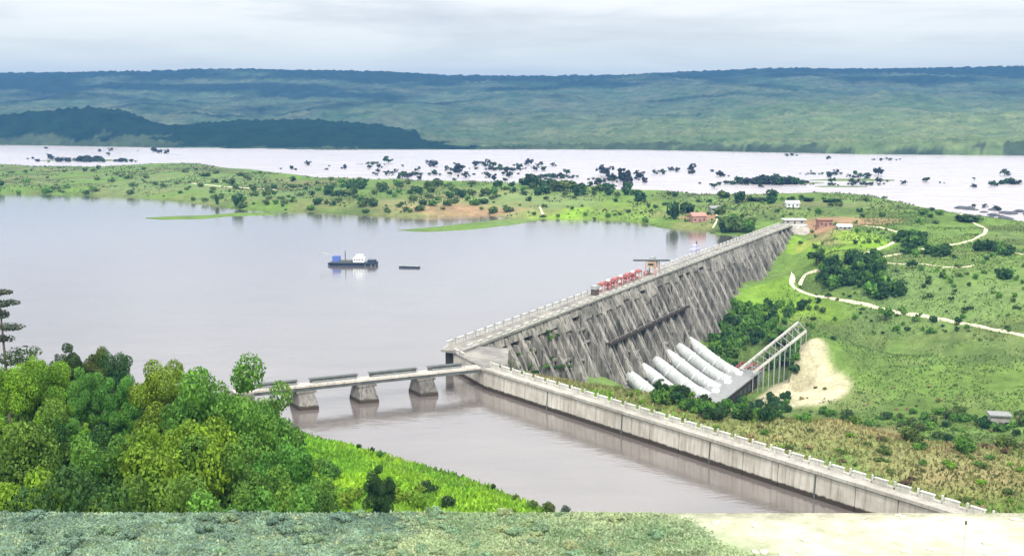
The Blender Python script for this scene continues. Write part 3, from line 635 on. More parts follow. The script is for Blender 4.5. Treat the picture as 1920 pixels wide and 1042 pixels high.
for i in range(4):
    for j in range(3):
        b = MB(); p = Vector(dm(209 + 4 * i, 40 + 6 * j, -46)) - to; b.bar(p, p + Vector((0, 0, 8.6)), .45); b.build('post', M_STEEL, tf)
for j in range(3): b = MB(); b.bar(Vector(dm(208, 40 + 6 * j, -37.5)) - to, Vector(dm(222, 40 + 6 * j, -37.5)) - to, .6); b.build('beam', M_RED, tf)
for i in range(4): b = MB(); b.bar(Vector(dm(209 + 4 * i, 39, -38.4)) - to, Vector(dm(209 + 4 * i, 53, -38.4)) - to, .5); b.build('beam', M_PINK if i % 2 else M_STEEL, tf)
for i in range(3): b = MB(); p = Vector(dm(211 + 4 * i, 43, -46)) - to; b.box(p.x - 1.3, p.x + 1.3, p.y - 1, p.y + 1, p.z, p.z + 3.4); b.tube([p + Vector((0, 0, 3.4)), p + Vector((0, 0, 5))], .3, 8); b.build('transformer', M_STEEL, tf)
b = MB()
b.hexa([Vector(p) - po for p in [dm(112, 14, -34), dm(112, 41, -48), dm(209, 41, -48), dm(209, 14, -34), dm(112, 15, -28), dm(112, 39, -44), dm(209, 39, -44), dm(209, 15, -28)]]); b.build('slope_slab', M_SLAB, ph)
# inclined gantry with two pale rails on posts
g0, g1 = Vector(P(1388, 692, -36)), Vector(P(1497, 604, -16)); g2, g3 = Vector(P(1412, 699, -36)), Vector(P(1512, 620, -16))
gn = thing('inclined_gantry', 'inclined pale two-rail gantry on thin posts rising from the power station', 'gantry', g0)
for a_, b_ in ((g0, g1), (g2, g3)): b = MB(); b.bar(a_ - g0, b_ - g0, .8, 1.1); b.build('rail', M_PAR, gn)
for i in range(11):
    t = i / 10
    for a_, b_ in ((g0, g1), (g2, g3)):
        q = a_.lerp(b_, t); gz = ground_z(q.x, q.y); b = MB(); b.bar(q - g0 - Vector((0, 0, .5)), Vector((q.x, q.y, min(gz, q.z - 3) - .5)) - g0, .35); b.build('post', M_STEEL, gn)
    b = MB(); b.bar(g0.lerp(g1, t) - g0, g2.lerp(g3, t) - g0, .3); b.build('sleeper', M_STEEL, gn)

# ------------------------------------------------------------------ things on the crest
cr = thing('gantry_crane', 'tall gantry crane with long dark boom standing on the dam crest', 'crane', dm(194, 0, 8), ang)
for x in (-3, 3):
    for y in (-2.6, 2.6): b = MB(); b.bar((x, y, 0), (x * .8, y, 7.2), .42); b.build('leg', M_PINK, cr)
for y in (-2.6, 2.6): b = MB(); b.bar((-3, y, .5), (3, y, .5), .5); b.build('sill_beam', M_RED, cr)
b = MB(); b.box(-2.2, 2.2, -2, 2, 4.2, 6.9); cb = b.build('machine_house', material('tan_paint', (.42, .34, .22), .7), cr)
b = MB(); b.box(-2.22, 2.22, -1.4, 1.4, 5.2, 6.2); b.build('window', M_GLASS, cb)
b = MB(); b.box(-9.5, 8.5, -1.1, 1.1, 7.2, 7.9); cbm = b.build('boom', M_DARK, cr); cbm.rotation_euler = (0, 0, -ang)
b = MB(); b.box(-1.6, 1.6, -1, 1, 7.9, 9.3); b.build('hoist_cabin', M_STEEL, cr)
lab = ['beside the dark control box', 'second from the dark control box', 'third from the dark control box', 'in the middle of the row', 'third from the gantry crane', 'second from the gantry crane', 'beside the gantry crane']
for k in range(7):
    s = 135 + k * 7.6; t = thing('gate_hoist', 'red steel gate hoist frame on the dam crest, ' + lab[k], 'gate hoist', dm(s, -2.2, 8), ang, 'red gate hoists on the dam crest')
    for x in (-1.6, 1.6):
        for y in (-1, 1): b = MB(); b.bar((x, y, 0), (x, y, 3.6), .35); b.build('leg', M_RED if k % 2 else M_PINK, t)
    b = MB(); b.box(-2, 2, -1.3, 1.3, 3.5, 4); b.build('platform', M_RED, t)
    b = MB(); b.tube([(-1.3, 0, 2.2), (1.3, 0, 2.2)], .75, 10); b.build('drum', M_RED if k % 3 else M_WHITE, t)
    b = MB(); b.box(-.7, .7, -.7, .7, 4, 4.9); b.build('motor', M_WHITE if k % 2 else M_PINK, t)
t = thing('control_box', 'small dark control box with grey top at the near end of the red hoists', 'control box', dm(127, -2, 8), ang)
b = MB(); b.box(-1.6, 1.6, -1.3, 1.3, 0, 2.6); b.build('body', M_RUST, t); b = MB(); b.box(-1.8, 1.8, -1.5, 1.5, 2.6, 4.2); b.build('hood', M_STEEL, t); b = MB(); b.box(-1.62, -1.5, -.5, .5, .1, 2.1); b.build('door', M_DARK, t)

# ------------------------------------------------------------------ houses
def house(p, rz, w, d, h, label, wall, roof, flat=False, cat='house', nwin=3):
    t = thing('house' if cat == 'house' else cat.replace(' ', '_'), label, cat, p, rz); b = MB(); b.box(-w / 2, w / 2, -d / 2, d / 2, -1.5, h); b.build('wall', wall, t)
    b = MB()
    if flat: b.box(-w / 2 - .6, w / 2 + .6, -d / 2 - .8, d / 2 + .8, h, h + .5)
    else:
        r = h + d * .28; x = w / 2 + .6; y = d / 2 + .6
        b.add([(-x, -y, h - .1), (x, -y, h - .1), (x, y, h - .1), (-x, y, h - .1), (-x, 0, r), (x, 0, r)], [(0, 1, 5, 4), (2, 3, 4, 5), (0, 4, 3), (1, 2, 5), (0, 3, 2, 1)])
    b.build('roof', roof, t)
    for k in range(nwin):
        x = -w / 2 + w * (k + .5) / nwin; b = MB()
        if k == nwin // 2: b.box(x - .6, x + .6, -d / 2 - .06, -d / 2 + .1, 0, 2.1); b.build('door', M_RUST, t)
        else: b.box(x - .7, x + .7, -d / 2 - .06, -d / 2 + .1, 1, 2.2); b.build('window', M_GLASS, t)
    return t
def gp(px, py, dmin=75): return G(px, py, dmin)
q = dm(LD + 12, 2, 8); house(q, 0, 15, 7, 3.0, 'white flat-roofed gatehouse at the far end of the dam', M_DECK, M_WHITE, True)
p = gp(1545, 424, 700); house(p, .1, 10, 7, 4.2, 'pinkish brown walled house just right of the white gatehouse', M_BRICK, material('brown_roof', (.30, .16, .11), .9), True)
p = gp(1582, 430, 700); house(p, 0, 9, 5, 2.2, 'small pale shed on bare red earth right of the pinkish house', M_DECK, M_WHITE)
p = gp(1308, 416, 800); house(p, .2, 11, 9, 4.5, 'pinkish clay house among trees on the lake shore', M_BRICK, material('clay_roof', (.42, .22, .17), .9))
p = gp(1485, 388, 800); house(p, 0, 10, 7, 3.2, 'white hut under dark trees near the river bank', M_WHITE, M_WHITE)
p = gp(1340, 397, 800); house(p, .3, 9, 6, 3, 'pale hut above the pinkish clay house', M_DECK, M_ROOFG)
p = gp(1872, 800, 240); house(p, -.2, 7, 5, 4.5, 'grey concrete hut in the bushes beyond the canal wall', M_DECK, M_ROOFG, True)

# ------------------------------------------------------------------ boats
dp = P(662, 497, 0)
bt = thing('dredger', 'dark hulled dredger with white cabin and blue crane out on the lake', 'boat', dp, math.radians(-4))
b = MB(); L = 14.5
sec = [(-L, 2.4, .4, 1.4), (-L + 2, 3.6, -.5, 1.5), (0, 3.8, -.8, 1.7), (L - 3, 3.6, -.6, 1.9), (L, 2.2, .2, 2.3)]; v = []
for x, w, z0, z1 in sec: v += [(x, -w * .8, z0), (x, w * .8, z0), (x, w, z1), (x, -w, z1)]
f = []
for i in range(4): f += [(4 * i + k, 4 * i + (k + 1) % 4, 4 * i + 4 + (k + 1) % 4, 4 * i + 4 + k) for k in range(4)]
b.add(v, f + [(3, 2, 1, 0), (16, 17, 18, 19)]); b.build('hull', M_NAVY, bt)
b = MB(); b.box(-13, 13.5, -3.4, 3.4, 1.7, 2.0); b.build('deck', M_DARK, bt)
b = MB(); b.box(.5, 7, -2.4, 2.4, 2, 4.6); cb = b.build('cabin', M_WHITE, bt); b = MB(); b.box(2, 6, -1.8, 1.8, 4.6, 6.2); b.build('bridge_house', M_WHITE, cb)
for k in range(4): b = MB(); b.box(1 + k * 1.5, 1.9 + k * 1.5, -2.46, -2.35, 3.1, 3.9); b.build('window', M_GLASS, cb)
b = MB(); b.box(-11.8, -7.6, -1.8, 1.8, 2, 5.4); b.build('crane_house', M_BLUE, bt)
b = MB(); b.bar((-10, 0, 4.5), (-18.5, -.3, 7.6), .7); b.bar((-18.5, -.3, 7.6), (-19.8, -.3, 5.8), .5); b.build('boom', M_STEEL, bt)
b = MB(); b.bar((-4.5, 0, 2), (-4.5, 0, 8.3), .35); b.build('mast', M_NAVY, bt); b = MB(); b.bar((9.5, 0, 2), (9.8, 0, 6.6), .3); b.build('mast', M_STEEL, bt)
b = MB(); b.box(9, 13.4, -2.6, 2.6, 2, 3.3); b.build('winch_house', M_NAVY, bt)
b = MB(); b.box(-7, 0, -2, 2, 2, 2.9); b.build('cargo', M_DARK, bt)
for k, x in enumerate((8, 11.5, 13.8)): b = MB(); b.tube([(x, -3.8, .6), (x, -4.2, .6)], .6, 10); b.build('tyre_fender', M_DARK, bt)
pp = P(768, 502, 0)
t = thing('pontoon', 'low dark pontoon floating to the right of the dredger', 'pontoon', pp, math.radians(-8))
b = MB(); b.box(-6, 6, -1.3, 1.3, -.4, .75); b.build('float', M_NAVY, t); b = MB(); b.box(-5.8, 5.8, -1.1, 1.1, .75, .95); b.build('deck', M_DARK, t); b = MB(); b.tube([(-5.4, 0, 1.2), (5.4, 0, 1.0)], .3, 8); b.build('pipe', M_STEEL, t)
pp = P(1322, 470, 0)
t = thing('work_barge', 'pale lavender work barge moored close behind the dam crest', 'barge', (pp[0] - 6, pp[1] + 4, 0), ang)
b = MB(); b.box(-5, 5, -2, 2, -.4, 1); b.build('hull', material('lavender_grey_paint', (.42, .42, .55), .6), t); b = MB(); b.box(-1.5, 2.5, -1.4, 1.4, 1, 3.4); b.build('cabin', MATS['lavender_grey_paint'], t); b = MB(); b.bar((3.6, 0, 1), (3.6, 0, 5.4), .5); b.build('mast', M_NAVY, t)

# ------------------------------------------------------------------ dirt tracks
M_TRACK = material('pale_dirt_track', (.60, .54, .38), .95, .5, .15, world_pos=True)
def track(name, pts, w, label, dmin=300):
    px_ = []
    for i in range(len(pts) - 1):
        p0, p1, p2, p3 = [np.array(pts[min(max(j, 0), len(pts) - 1)], float) for j in (i - 1, i, i + 1, i + 2)]; n = max(2, int(np.linalg.norm(p2 - p1) / 4))
        for k in range(n): t = k / n; px_.append(.5 * ((2 * p1) + (p2 - p0) * t + (2 * p0 - 5 * p1 + 4 * p2 - p3) * t * t + (3 * p1 - p0 - 3 * p2 + p3) * t ** 3))
    px_.append(np.array(pts[-1], float)); c = []
    for q in px_:
        p = G(q[0], q[1], dmin)
        if p is not None and (not c or 2.5 < np.linalg.norm(p - c[-1]) < 70): c.append(p)
    for _ in range(3): c = [c[0]] + [(c[i - 1] + 2 * c[i] + c[i + 1]) / 4 for i in range(1, len(c) - 1)] + [c[-1]]
    fine = []
    for i in range(len(c) - 1):
        p0, p1, p2, p3 = c[max(i - 1, 0)], c[i], c[i + 1], c[min(i + 2, len(c) - 1)]; n = max(2, int(np.linalg.norm(p2 - p1) / 3))
        for k in range(n):
            t = k / n; fine.append(.5 * ((2 * p1) + (p2 - p0) * t + (2 * p0 - 5 * p1 + 4 * p2 - p3) * t * t + (3 * p1 - p0 - 3 * p2 + p3) * t ** 3))
    fine.append(c[-1]); v = []; f = []
    for i, p in enumerate(fine):
        d = fine[min(i + 1, len(fine) - 1)] - fine[max(i - 1, 0)]; d = d[:2] / (np.linalg.norm(d[:2]) + 1e-6); nn = np.array([-d[1], d[0]]); ww = w * (1 + .15 * math.sin(i * .7))
        for k in (-1, -.3, .3, 1): x, y = p[:2] + nn * ww / 2 * k; v.append((x, y, ground_z(x, y) + .32 - (1.2 if abs(k) == 1 else 0)))
        if i: f += [(4 * i - 4 + k, 4 * i - 3 + k, 4 * i + 1 + k, 4 * i + k) for k in range(3)]
    me = mesh(name, v, f, M_TRACK)
    for pl in me.polygons:
        if pl.normal.z < 0: pl.flip()
    struct(link(name, me), label)
track('dirt_road', [(1611, 424), (1635, 425), (1655, 428), (1680, 435), (1695, 443), (1672, 457), (1655, 464), (1625, 476), (1590, 492), (1557, 504), (1517, 514), (1490, 522), (1482, 530), (1484, 538), (1500, 546), (1522, 554), (1590, 566), (1644, 577), (1679, 586), (1720, 593), (1760, 600), (1830, 612), (1960, 640)], 5.0, 'pale dirt road bending round the green hillside')
track('dirt_road', [(1800, 402), (1828, 420), (1847, 428), (1849, 436), (1823, 451), (1793, 458), (1750, 465), (1687, 476), (1636, 488)], 5.0, 'pale dirt road running down from the river bank')
track('footpath', [(1840, 463), (1880, 472), (1925, 478)], 2.6, 'thin pale path at the right edge')
track('footpath', [(1640, 493), (1680, 496), (1730, 496), (1780, 503), (1830, 500)], 2.0, 'faint pale path across the middle of the hillside')
track('dirt_road', [(355, 343), (385, 347), (430, 351), (480, 354), (520, 356)], 6.5, 'pale dirt road on the low peninsula', 900)
track('footpath', [(1012, 388), (1016, 400), (1020, 409)], 3.5, 'short pale path down to the lake', 800)
track('footpath', [(1340, 388), (1343, 400), (1345, 415), (1336, 428)], 3.0, 'pale path beside the pinkish clay house', 700)

# ------------------------------------------------------------------ plants
def leaves(blobs, n, size, seed, flat=.0, bias=.55, tri=False):
    """quads spread on and inside ellipsoid clumps; returns verts, faces"""
    r = np.random.default_rng(seed); vol = np.array([b[3] * b[4] * b[5] for b in blobs]) ** .67; pick = r.choice(len(blobs), n, p=vol / vol.sum()); bl = np.array(blobs, float)[pick]
    d = r.normal(size=(n, 3)); d /= np.linalg.norm(d, axis=1)[:, None]; rad = r.random(n) ** .33 * (1 - bias) + bias * (.85 + .25 * r.random(n))
    c = bl[:, :3] + d * rad[:, None] * bl[:, 3:6]
    nrm = d * .9 + r.normal(size=(n, 3)) * .55 + np.array([0, 0, .35]); nrm /= np.linalg.norm(nrm, axis=1)[:, None]
    t = np.cross(nrm, r.normal(size=(n, 3))); t /= np.linalg.norm(t, axis=1)[:, None] + 1e-9; b2 = np.cross(nrm, t)
    sz = size * (.6 + .8 * r.random(n))[:, None]
    v = np.stack([c - t * sz * .5, c + b2 * sz * .32 - t * sz * .05, c + t * sz * .55 - nrm * sz * .12, c - b2 * sz * .32], 1).reshape(-1, 3)
    return v, np.arange(4 * n).reshape(n, 4)
def clumps(seed, n, rx, rz, cz, sub):
    r = np.random.default_rng(seed); out = []
    for _ in range(n):
        d = r.normal(size=3); d /= np.linalg.norm(d); o_ = r.random() < .34; k = (.74 + .18 * r.random()) if o_ else r.random() ** .4 * .72; s = sub * (.6 + .7 * r.random()) * (.7 if o_ else 1)
        out.append((d[0] * rx * k, d[1] * rx * k, max(cz + d[2] * rz * k, s * .35), s, s, s * .75))
    return out
CROWNS = {}
def crown(key, mat, nclump, n, rx, rz, cz, sub, size, seed):
    bl = clumps(seed, nclump, rx, rz, cz, sub); v, f = leaves(bl, n, size, seed + 1); CROWNS[key] = (fast_mesh(key, v, f, mat), bl)
def trunk_mesh(bl, h, r, seed, mat=M_BARK):
    b = MB(); rr = random.Random(seed); top = Vector((rr.uniform(-.3, .3), rr.uniform(-.3, .3), h * .75)); b.tube([(0, 0, -1.5), (top.x * .3, top.y * .3, h * .3), top], [r * 1.25, r, r * .5], 7)
    for c in bl[:7]:
        s = Vector((0, 0, h * rr.uniform(.25, .6))); e = Vector(c[:3]); m = s.lerp(e, .5) + Vector((0, 0, -.3)); b.tube([s, m, e], [r * .45, r * .3, r * .1], 5)
    return mesh('trunk', b.v, b.f, mat)
TREES = {}
def tree_kind(key, mat, n=27000, rx=5, rz=4, cz=7, ncl=30, sub=1.5, size=.225, seed=1, h=8, r=.28):
    crown(key, mat, ncl, n, rx, rz, cz, sub, size, seed); TREES[key] = (CROWNS[key][0], trunk_mesh(CROWNS[key][1], h, r, seed))
for i, (nm, mt) in enumerate([('lime', L_LIME), ('green', L_GREEN), ('deep', L_DEEP), ('olive', L_OLIVE)]):
    for j in range(2): tree_kind(f'{nm}{j}', mt, seed=10 + i * 7 + j * 3, rx=4.8 + j, rz=4.4 - .4 * j, cz=5.6, ncl=44 + 10 * j, sub=1.3)
tree_kind('brown', L_BROWN, seed=91, rx=4.8, rz=4.4, cz=5.6)
BUSH = {}
for i, (nm, mt) in enumerate([('lime', L_LIME), ('green', L_GREEN), ('deep', L_DEEP), ('olive', L_OLIVE), ('dry', L_DRY), ('grey', L_GREY), ('brown', L_BROWN), ('flood', L_FLOOD)]):
    for j in range(3):
        bl = clumps(100 + i * 9 + j, 9, 1.35, .55, .7, .62); v, f = leaves(bl, 620, .36, 200 + i * 9 + j, bias=.7); BUSH[f'{nm}{j}'] = fast_mesh('bush', v, f, mt)   # about 4 m wide, 1.6 m high, near
        bl = clumps(300 + i * 9 + j, 8, 1.2, .7, .95, .7); v, f = leaves(bl, 190, .75, 400 + i * 9 + j, bias=.7); BUSH[f'far_{nm}{j}'] = fast_mesh('bush', v, f, mt)
SMALL = {}
for i, (nm, mt) in enumerate([('deep', L_DEEP), ('flood', L_FLOOD), ('olive', L_OLIVE), ('green', L_GREEN)]):
    for j in range(3):
        bl = clumps(500 + i * 9 + j, 9 + 3 * j, 2.5 + .7 * j, 1.5 + .3 * j, 2.6, .85); v, f = leaves(bl, 300, .95, 600 + i * 9 + j, bias=.7); SMALL[f'{nm}{j}'] = (fast_mesh('crown', v, f, mt), trunk_mesh(bl, 4.4, .22, 700 + i + j))
def put_tree(key, p, sc, label, group, cat='tree', table=TREES, sz=None, name='tree'):
    cr_, tr_ = table[key]; rz = random.uniform(0, 6.28); t = thing(name, label, cat, p, rz, group); t.scale = (sc, sc, sz or sc)
    link('crown', cr_, t); link('trunk', tr_, t); return t
def put_bush(key, p, sc, label, group=None, sz=None, name='bush', cat='bush'):
    o = link(name, BUSH[key], None, (p[0], p[1], p[2] - .1), random.uniform(0, 6.28), (sc, sc, sz or sc)); return tag(o, label, cat, group)
POOL = []
def pool_bush(key, p, sc, label, group, sz, shown=1.0): POOL.append((sc * math.sqrt(max((sz or sc) / sc, .2)) / p[1] * shown, key, tuple(p), sc, label, group, sz or sc, random.uniform(0, 6.28)))
def px_w(p, w): return w * p[1] / F                                 # metres spanned by w pixels at point p

def zone(px, py):
    if py > 900: v = 'just above the terrace edge, '
    elif py > 820: v = 'low on the near hillside, '
    elif py > 750: v = 'halfway up the near hillside, '
    else: v = 'high on the near hillside, '
    if px < 90: h = 'at the left edge'
    elif px < 190: h = 'left of the clearing line'
    elif px < 290: h = 'under the lime tree on the skyline'
    elif px < 400: h = 'below the largest broad tree'
    elif px < 500: h = 'near the left end of the bridge'
    else: h = 'next to the bright canal bank'
    return v + h
# near hillside: the big trees whose crowns stand against the lake
near_trees = [  # top of crown px, width px, distance, kind, label
    (395, 672, 225, 150, 'green1', 'largest broad green tree on the near slope left of the bridge'),
    (300, 655, 110, 185, 'lime0', 'lime green tree rising against the lake above the dark shrubs'),
    (462, 716, 130, 165, 'green1', 'bright green tree in front of the left end of the bridge'),
    (330, 760, 150, 128, 'lime1', 'yellow-green tree in the middle of the near thicket'),
    (60, 655, 150, 170, 'lime1', 'lime green tree at the left edge below the feathery tree'),
    (40, 760, 150, 125, 'green1', 'green tree at the left edge, lower one'),
    (130, 780, 130, 130, 'deep0', 'dark green tree left of the yellow clearing'),
    (215, 790, 150, 125, 'green0', 'mid green tree below the yellow clearing'),
    (430, 800, 150, 125, 'green0', 'mid green tree at the foot of the largest broad tree'),
    (120, 645, 60, 235, 'deep0', 'small dark tree against the lake near the feathery tree'),
    (175, 650, 60, 240, 'olive1', 'small olive tree against the lake, right of the dark one'),
    (205, 655, 56, 240, 'deep1', 'dark rounded tree beside the brownish bush on the skyline'),
    (165, 690, 90, 200, 'green1', 'green tree behind the yellow clearing'),
    (240, 690, 90, 195, 'green0', 'green tree between the skyline shrubs and the clearing'),
    (20, 850, 90, 105, 'lime0', 'small light green tree at the lower left edge'),
    (510, 820, 110, 140, 'green1', 'green tree beside the bright grass of the canal bank'),
    (570, 880, 90, 130, 'green1', 'green tree low on the canal bank'),
    (712, 868, 40, 195, 'deep0', 'small conical dark tree alone on the bright canal bank'),
    (250, 860, 120, 105, 'green0', 'green tree at the foot of the near thicket'),
    (120, 890, 110, 100, 'deep1', 'dark tree low in the left corner'),
    (370, 890, 120, 105, 'green0', 'green tree above the terrace edge left of centre'),
    (470, 905, 110, 105, 'green1', 'green tree above the terrace edge, near the bright bushes')]
for px, py, w, dd, kind, lb in near_trees:
    tp = PD(px, py, dd); g = ground_z(tp[0], tp[1]); hgt = tp[2] - g; wm = w * dd / F; sc = max(wm / 12.0, hgt / 9.4 / 1.7); sz = max(hgt / 9.4, sc * .6)
    if hgt < 1.5: continue
    put_tree(kind, (tp[0], tp[1], g), sc, lb, 'trees on the near hillside', sz=min(sz, sc * 1.8))
r_ = random.Random(77)
for k in range(90):
    px = r_.uniform(-40, 525); py = r_.uniform(690, 930)
    if py < 700 + max(0, px - 250) * .35 or (70 < px < 240 and 710 < py < 800): continue
    p = G(px, py + 20, 90)
    if p is None or p[2] < 3: continue
    kd = r_.choice(['lime', 'green', 'deep', 'green', 'green', 'olive']) + str(r_.randrange(2)); sc = r_.uniform(.45, .85)
    put_tree(kd, p, sc, {'l': 'lime green', 'g': 'mid green', 'd': 'dark green', 'o': 'olive green'}[kd[0]] + ' small tree ' + zone(px, py), 'trees on the near hillside', sz=sc * r_.uniform(.7, 1.05))
# feathery layered tree on the left edge
q = PD(8, 650, 185); g = ground_z(q[0], q[1]); ft = thing('feathery_tree', 'tall thin tree with layered feathery branches at the left edge', 'tree', (q[0], q[1], g)); hh = PD(5, 540, 185)[2] - g
b = MB(); b.tube([(0, 0, -1), (0, 0, hh * .5), (-.3, 0, hh)], [.3, .22, .08], 6); b.build('trunk', M_BARK, ft)
for k, (z, r, dirx) in enumerate([(hh * .97, 2.6, .3), (hh * .9, 3.2, .5), (hh * .82, 2.6, -.3), (hh * .74, 3.4, .8), (hh * .66, 2.8, -.5), (hh * .56, 5.8, .9), (hh * .5, 5.2, .6), (hh * .42, 4.6, .5), (hh * .34, 4.2, -.4)]):
    bl = [(dirx * r * .55 + random.uniform(-.8, .8), random.uniform(-1, 1), z + random.uniform(-.2, .4), r * .55, r * .5, .42 + .04 * k) for _ in range(3)]; v, f = leaves(bl, 420, .42, 900 + k, bias=.3)
    ob = link('bough', fast_mesh('bough', v, f, L_GREY if k < 5 else L_DEEP), ft); ob['kind'] = 'stuff'
    b = MB(); b.tube([(0, 0, z - .6), (dirx * r * .5, 0, z - .1), (dirx * r, 0, z + .2)], [.09, .06, .03], 5); b.build('branch', M_BARK, ob)
# dark skyline shrubs on the left shore
for px, py, w, kk in [(95, 672, 30, 'deep0'), (150, 668, 36, 'deep1'), (232, 672, 38, 'brown0'), (262, 674, 34, 'brown1'), (330, 668, 30, 'deep2'), (360, 680, 30, 'olive0'), (395, 688, 30, 'deep1'), (190, 672, 26, 'deep0')]:
    q = PD(px, py - 8, 230); g = ground_z(q[0], q[1]); wm = w * 230 / F; hh = max(q[2] - g, 3)
    key = {'brown0': 'brown', 'brown1': 'brown', 'deep0': 'deep0', 'deep1': 'deep1', 'deep2': 'deep0', 'olive0': 'olive0'}[kk]
    sc = wm / 9.0; put_tree(key, (q[0], q[1], g), sc, ('brownish' if 'brown' in kk else 'dark') + ' tree on the skyline against the lake at the ' + ('left' if px < 140 else 'middle' if px < 300 else 'right') + ' of the near hill', 'skyline trees on the near hill', sz=min(hh / 10.0, sc * 1.9))
def scatter(n, xr, yr, kinds, size, labels, group, cond=None, dmin=75, flat=1.0, far=False, seed=0, table=None, where=None):
    r = random.Random(seed); c = 0; tries = 0
    while c < n and tries < n * 12:
        tries += 1; px = r.uniform(*xr); py = r.uniform(*yr)
        if cond and not cond(px, py): continue
        p = G(px, py, dmin)
        if p is None or p[2] < .25 and (p[1] > 560 and not (inside(polyP, p[:1], p[1:2])[0] and p[1] < 830 and p[0] > 100)) or dist(polyP[25:30], np.array([p[0]]), np.array([p[1]]))[0] < 8: continue
        k = r.choice(kinds); s = r.uniform(*size); key = ('far_' if far else '') + k + str(r.randrange(3))
        if table is None: pool_bush(key, p, s, (('large ' if s > size[0] * .35 + size[1] * .65 else '') + labels[k] + (', ' + where(px, py) if where else '')), group, s * flat * r.uniform(.8, 1.3))
        else: put_tree(k + str(r.randrange(3)), p, s, labels[k], group, table=SMALL)
        c += 1
LB_N = dict(lime='lime green bush', green='green leafy bush', deep='dark green bush', olive='olive green bush', dry='straw coloured tuft')
left_only = lambda x, y: y > 700 + max(0, x - 300) * .35 and not (60 < x < 250 and 715 < y < 775)
scatter(150, (-60, 560), (700, 960), ['green', 'lime', 'deep', 'olive', 'green'], (.9, 2.1), LB_N, 'bushes on the near hillside', left_only, flat=1.3, seed=1, where=zone)
scatter(14, (60, 560), (740, 960), ['dry'], (.5, .9), LB_N, 'bushes on the near hillside', left_only, seed=2, where=zone)
LB_B = dict(lime='lime green bush low on the canal bank', green='green bush on the canal bank', deep='dark bush on the canal bank', olive='olive scrub near the end of the canal bank')
scatter(26, (590, 800), (925, 960), ['lime'], (1.0, 1.6), LB_B, 'bushes on the canal bank', flat=1.3, seed=3, where=lambda x, y: 'nearest the big trees' if x < 660 else 'below the conical tree' if x < 730 else 'nearest the dark bushes')
scatter(20, (540, 640), (860, 960), ['green', 'green', 'lime', 'deep'], (.9, 1.7), LB_B, 'bushes on the canal bank', flat=1.4, seed=31, where=lambda x, y: ('upper' if y < 900 else 'lower') + ' part, ' + ('against the big trees' if x < 590 else 'in the bright grass'))
for px, py, w, k, lb in [(800, 925, 55, 'deep0', 'dark bush in the middle of the grassy canal bank'), (838, 950, 50, 'deep1', 'dark bush just below the middle one on the canal bank'), (770, 940, 34, 'deep2', 'small dark bush left of the middle one on the canal bank'),
                         (698, 842, 12, 'deep0', 'tiny upright dark bush at the water edge of the canal bank'), (672, 838, 14, 'deep1', 'tiny dark bush left of the upright one at the canal edge'), (716, 850, 26, 'green0', 'green bush at the canal edge beside the upright one'),
                         (925, 912, 14, 'deep2', 'lone dark bush on the edge of the canal further right'), (1000, 945, 30, 'olive0', 'olive bush near the right tip of the canal bank'), (1030, 952, 40, 'olive1', 'sparse olive bush where the canal bank leaves the view'), (1062, 958, 34, 'grey0', 'sparse grey-green bush hanging over the canal at the terrace'), (970, 938, 26, 'olive2', 'small olive bush before the right tip of the canal bank')]:
    p = G(px, py, 90)
    if p is None or p[2] < -1: p = P(px, py + 4, 2)
    s = px_w(p, w) / 3.7; put_bush(k, p, s, lb, 'bushes on the canal bank', sz=s * (2.2 if w < 15 else 1.2))
# valley bench behind the canal wall
LB_V = dict(deep='dark green bush on the bench behind the canal wall', green='green bush on the bench behind the canal wall', olive='olive scrub on the bench behind the canal wall', dry='straw coloured dry tuft behind the canal wall', lime='yellow-green bush behind the canal wall', brown='brownish dry bush behind the canal wall')
def zv(px, py):
    a = 'before the power station' if px < 1400 else 'before the cream yard' if px < 1560 else 'left of the grey hut' if px < 1800 else 'around the grey hut'
    return a
wallpx = lambda x: 700 + (x - 930) * .302
scatter(95, (1230, 1480), (742, 790), ['deep', 'green', 'deep'], (1.1, 2.0), LB_V, 'bushes on the valley bench', lambda x, y: y < wallpx(x) - 34 and y > 742 + max(0, (1250 - x) * .5), flat=1.3, seed=4, where=zv)
scatter(90, (1480, 1960), (775, 850), ['deep', 'green', 'green', 'olive'], (1.0, 2.0), LB_V, 'bushes on the valley bench', lambda x, y: y < wallpx(x) - 50 and (y < 800 or x > 1700), flat=1.2, seed=5, where=zv)
scatter(170, (1100, 1960), (724, 985), ['olive', 'green', 'dry', 'lime', 'olive', 'dry', 'brown'], (.4, 1.1), LB_V, 'bushes on the valley bench', lambda x, y: y < wallpx(x) - 20, flat=.9, seed=6, where=zv)
for px, py, k, lb, s in [(1240, 752, 'deep0', 'small dark tree standing in front of the white penstocks', .62), (1275, 748, 'deep1', 'small tree right of the dark one before the penstocks', .4)]:
    p = G(px, py, 250); put_tree(k, p, s, lb, 'trees on the valley bench', sz=s * 1.15)
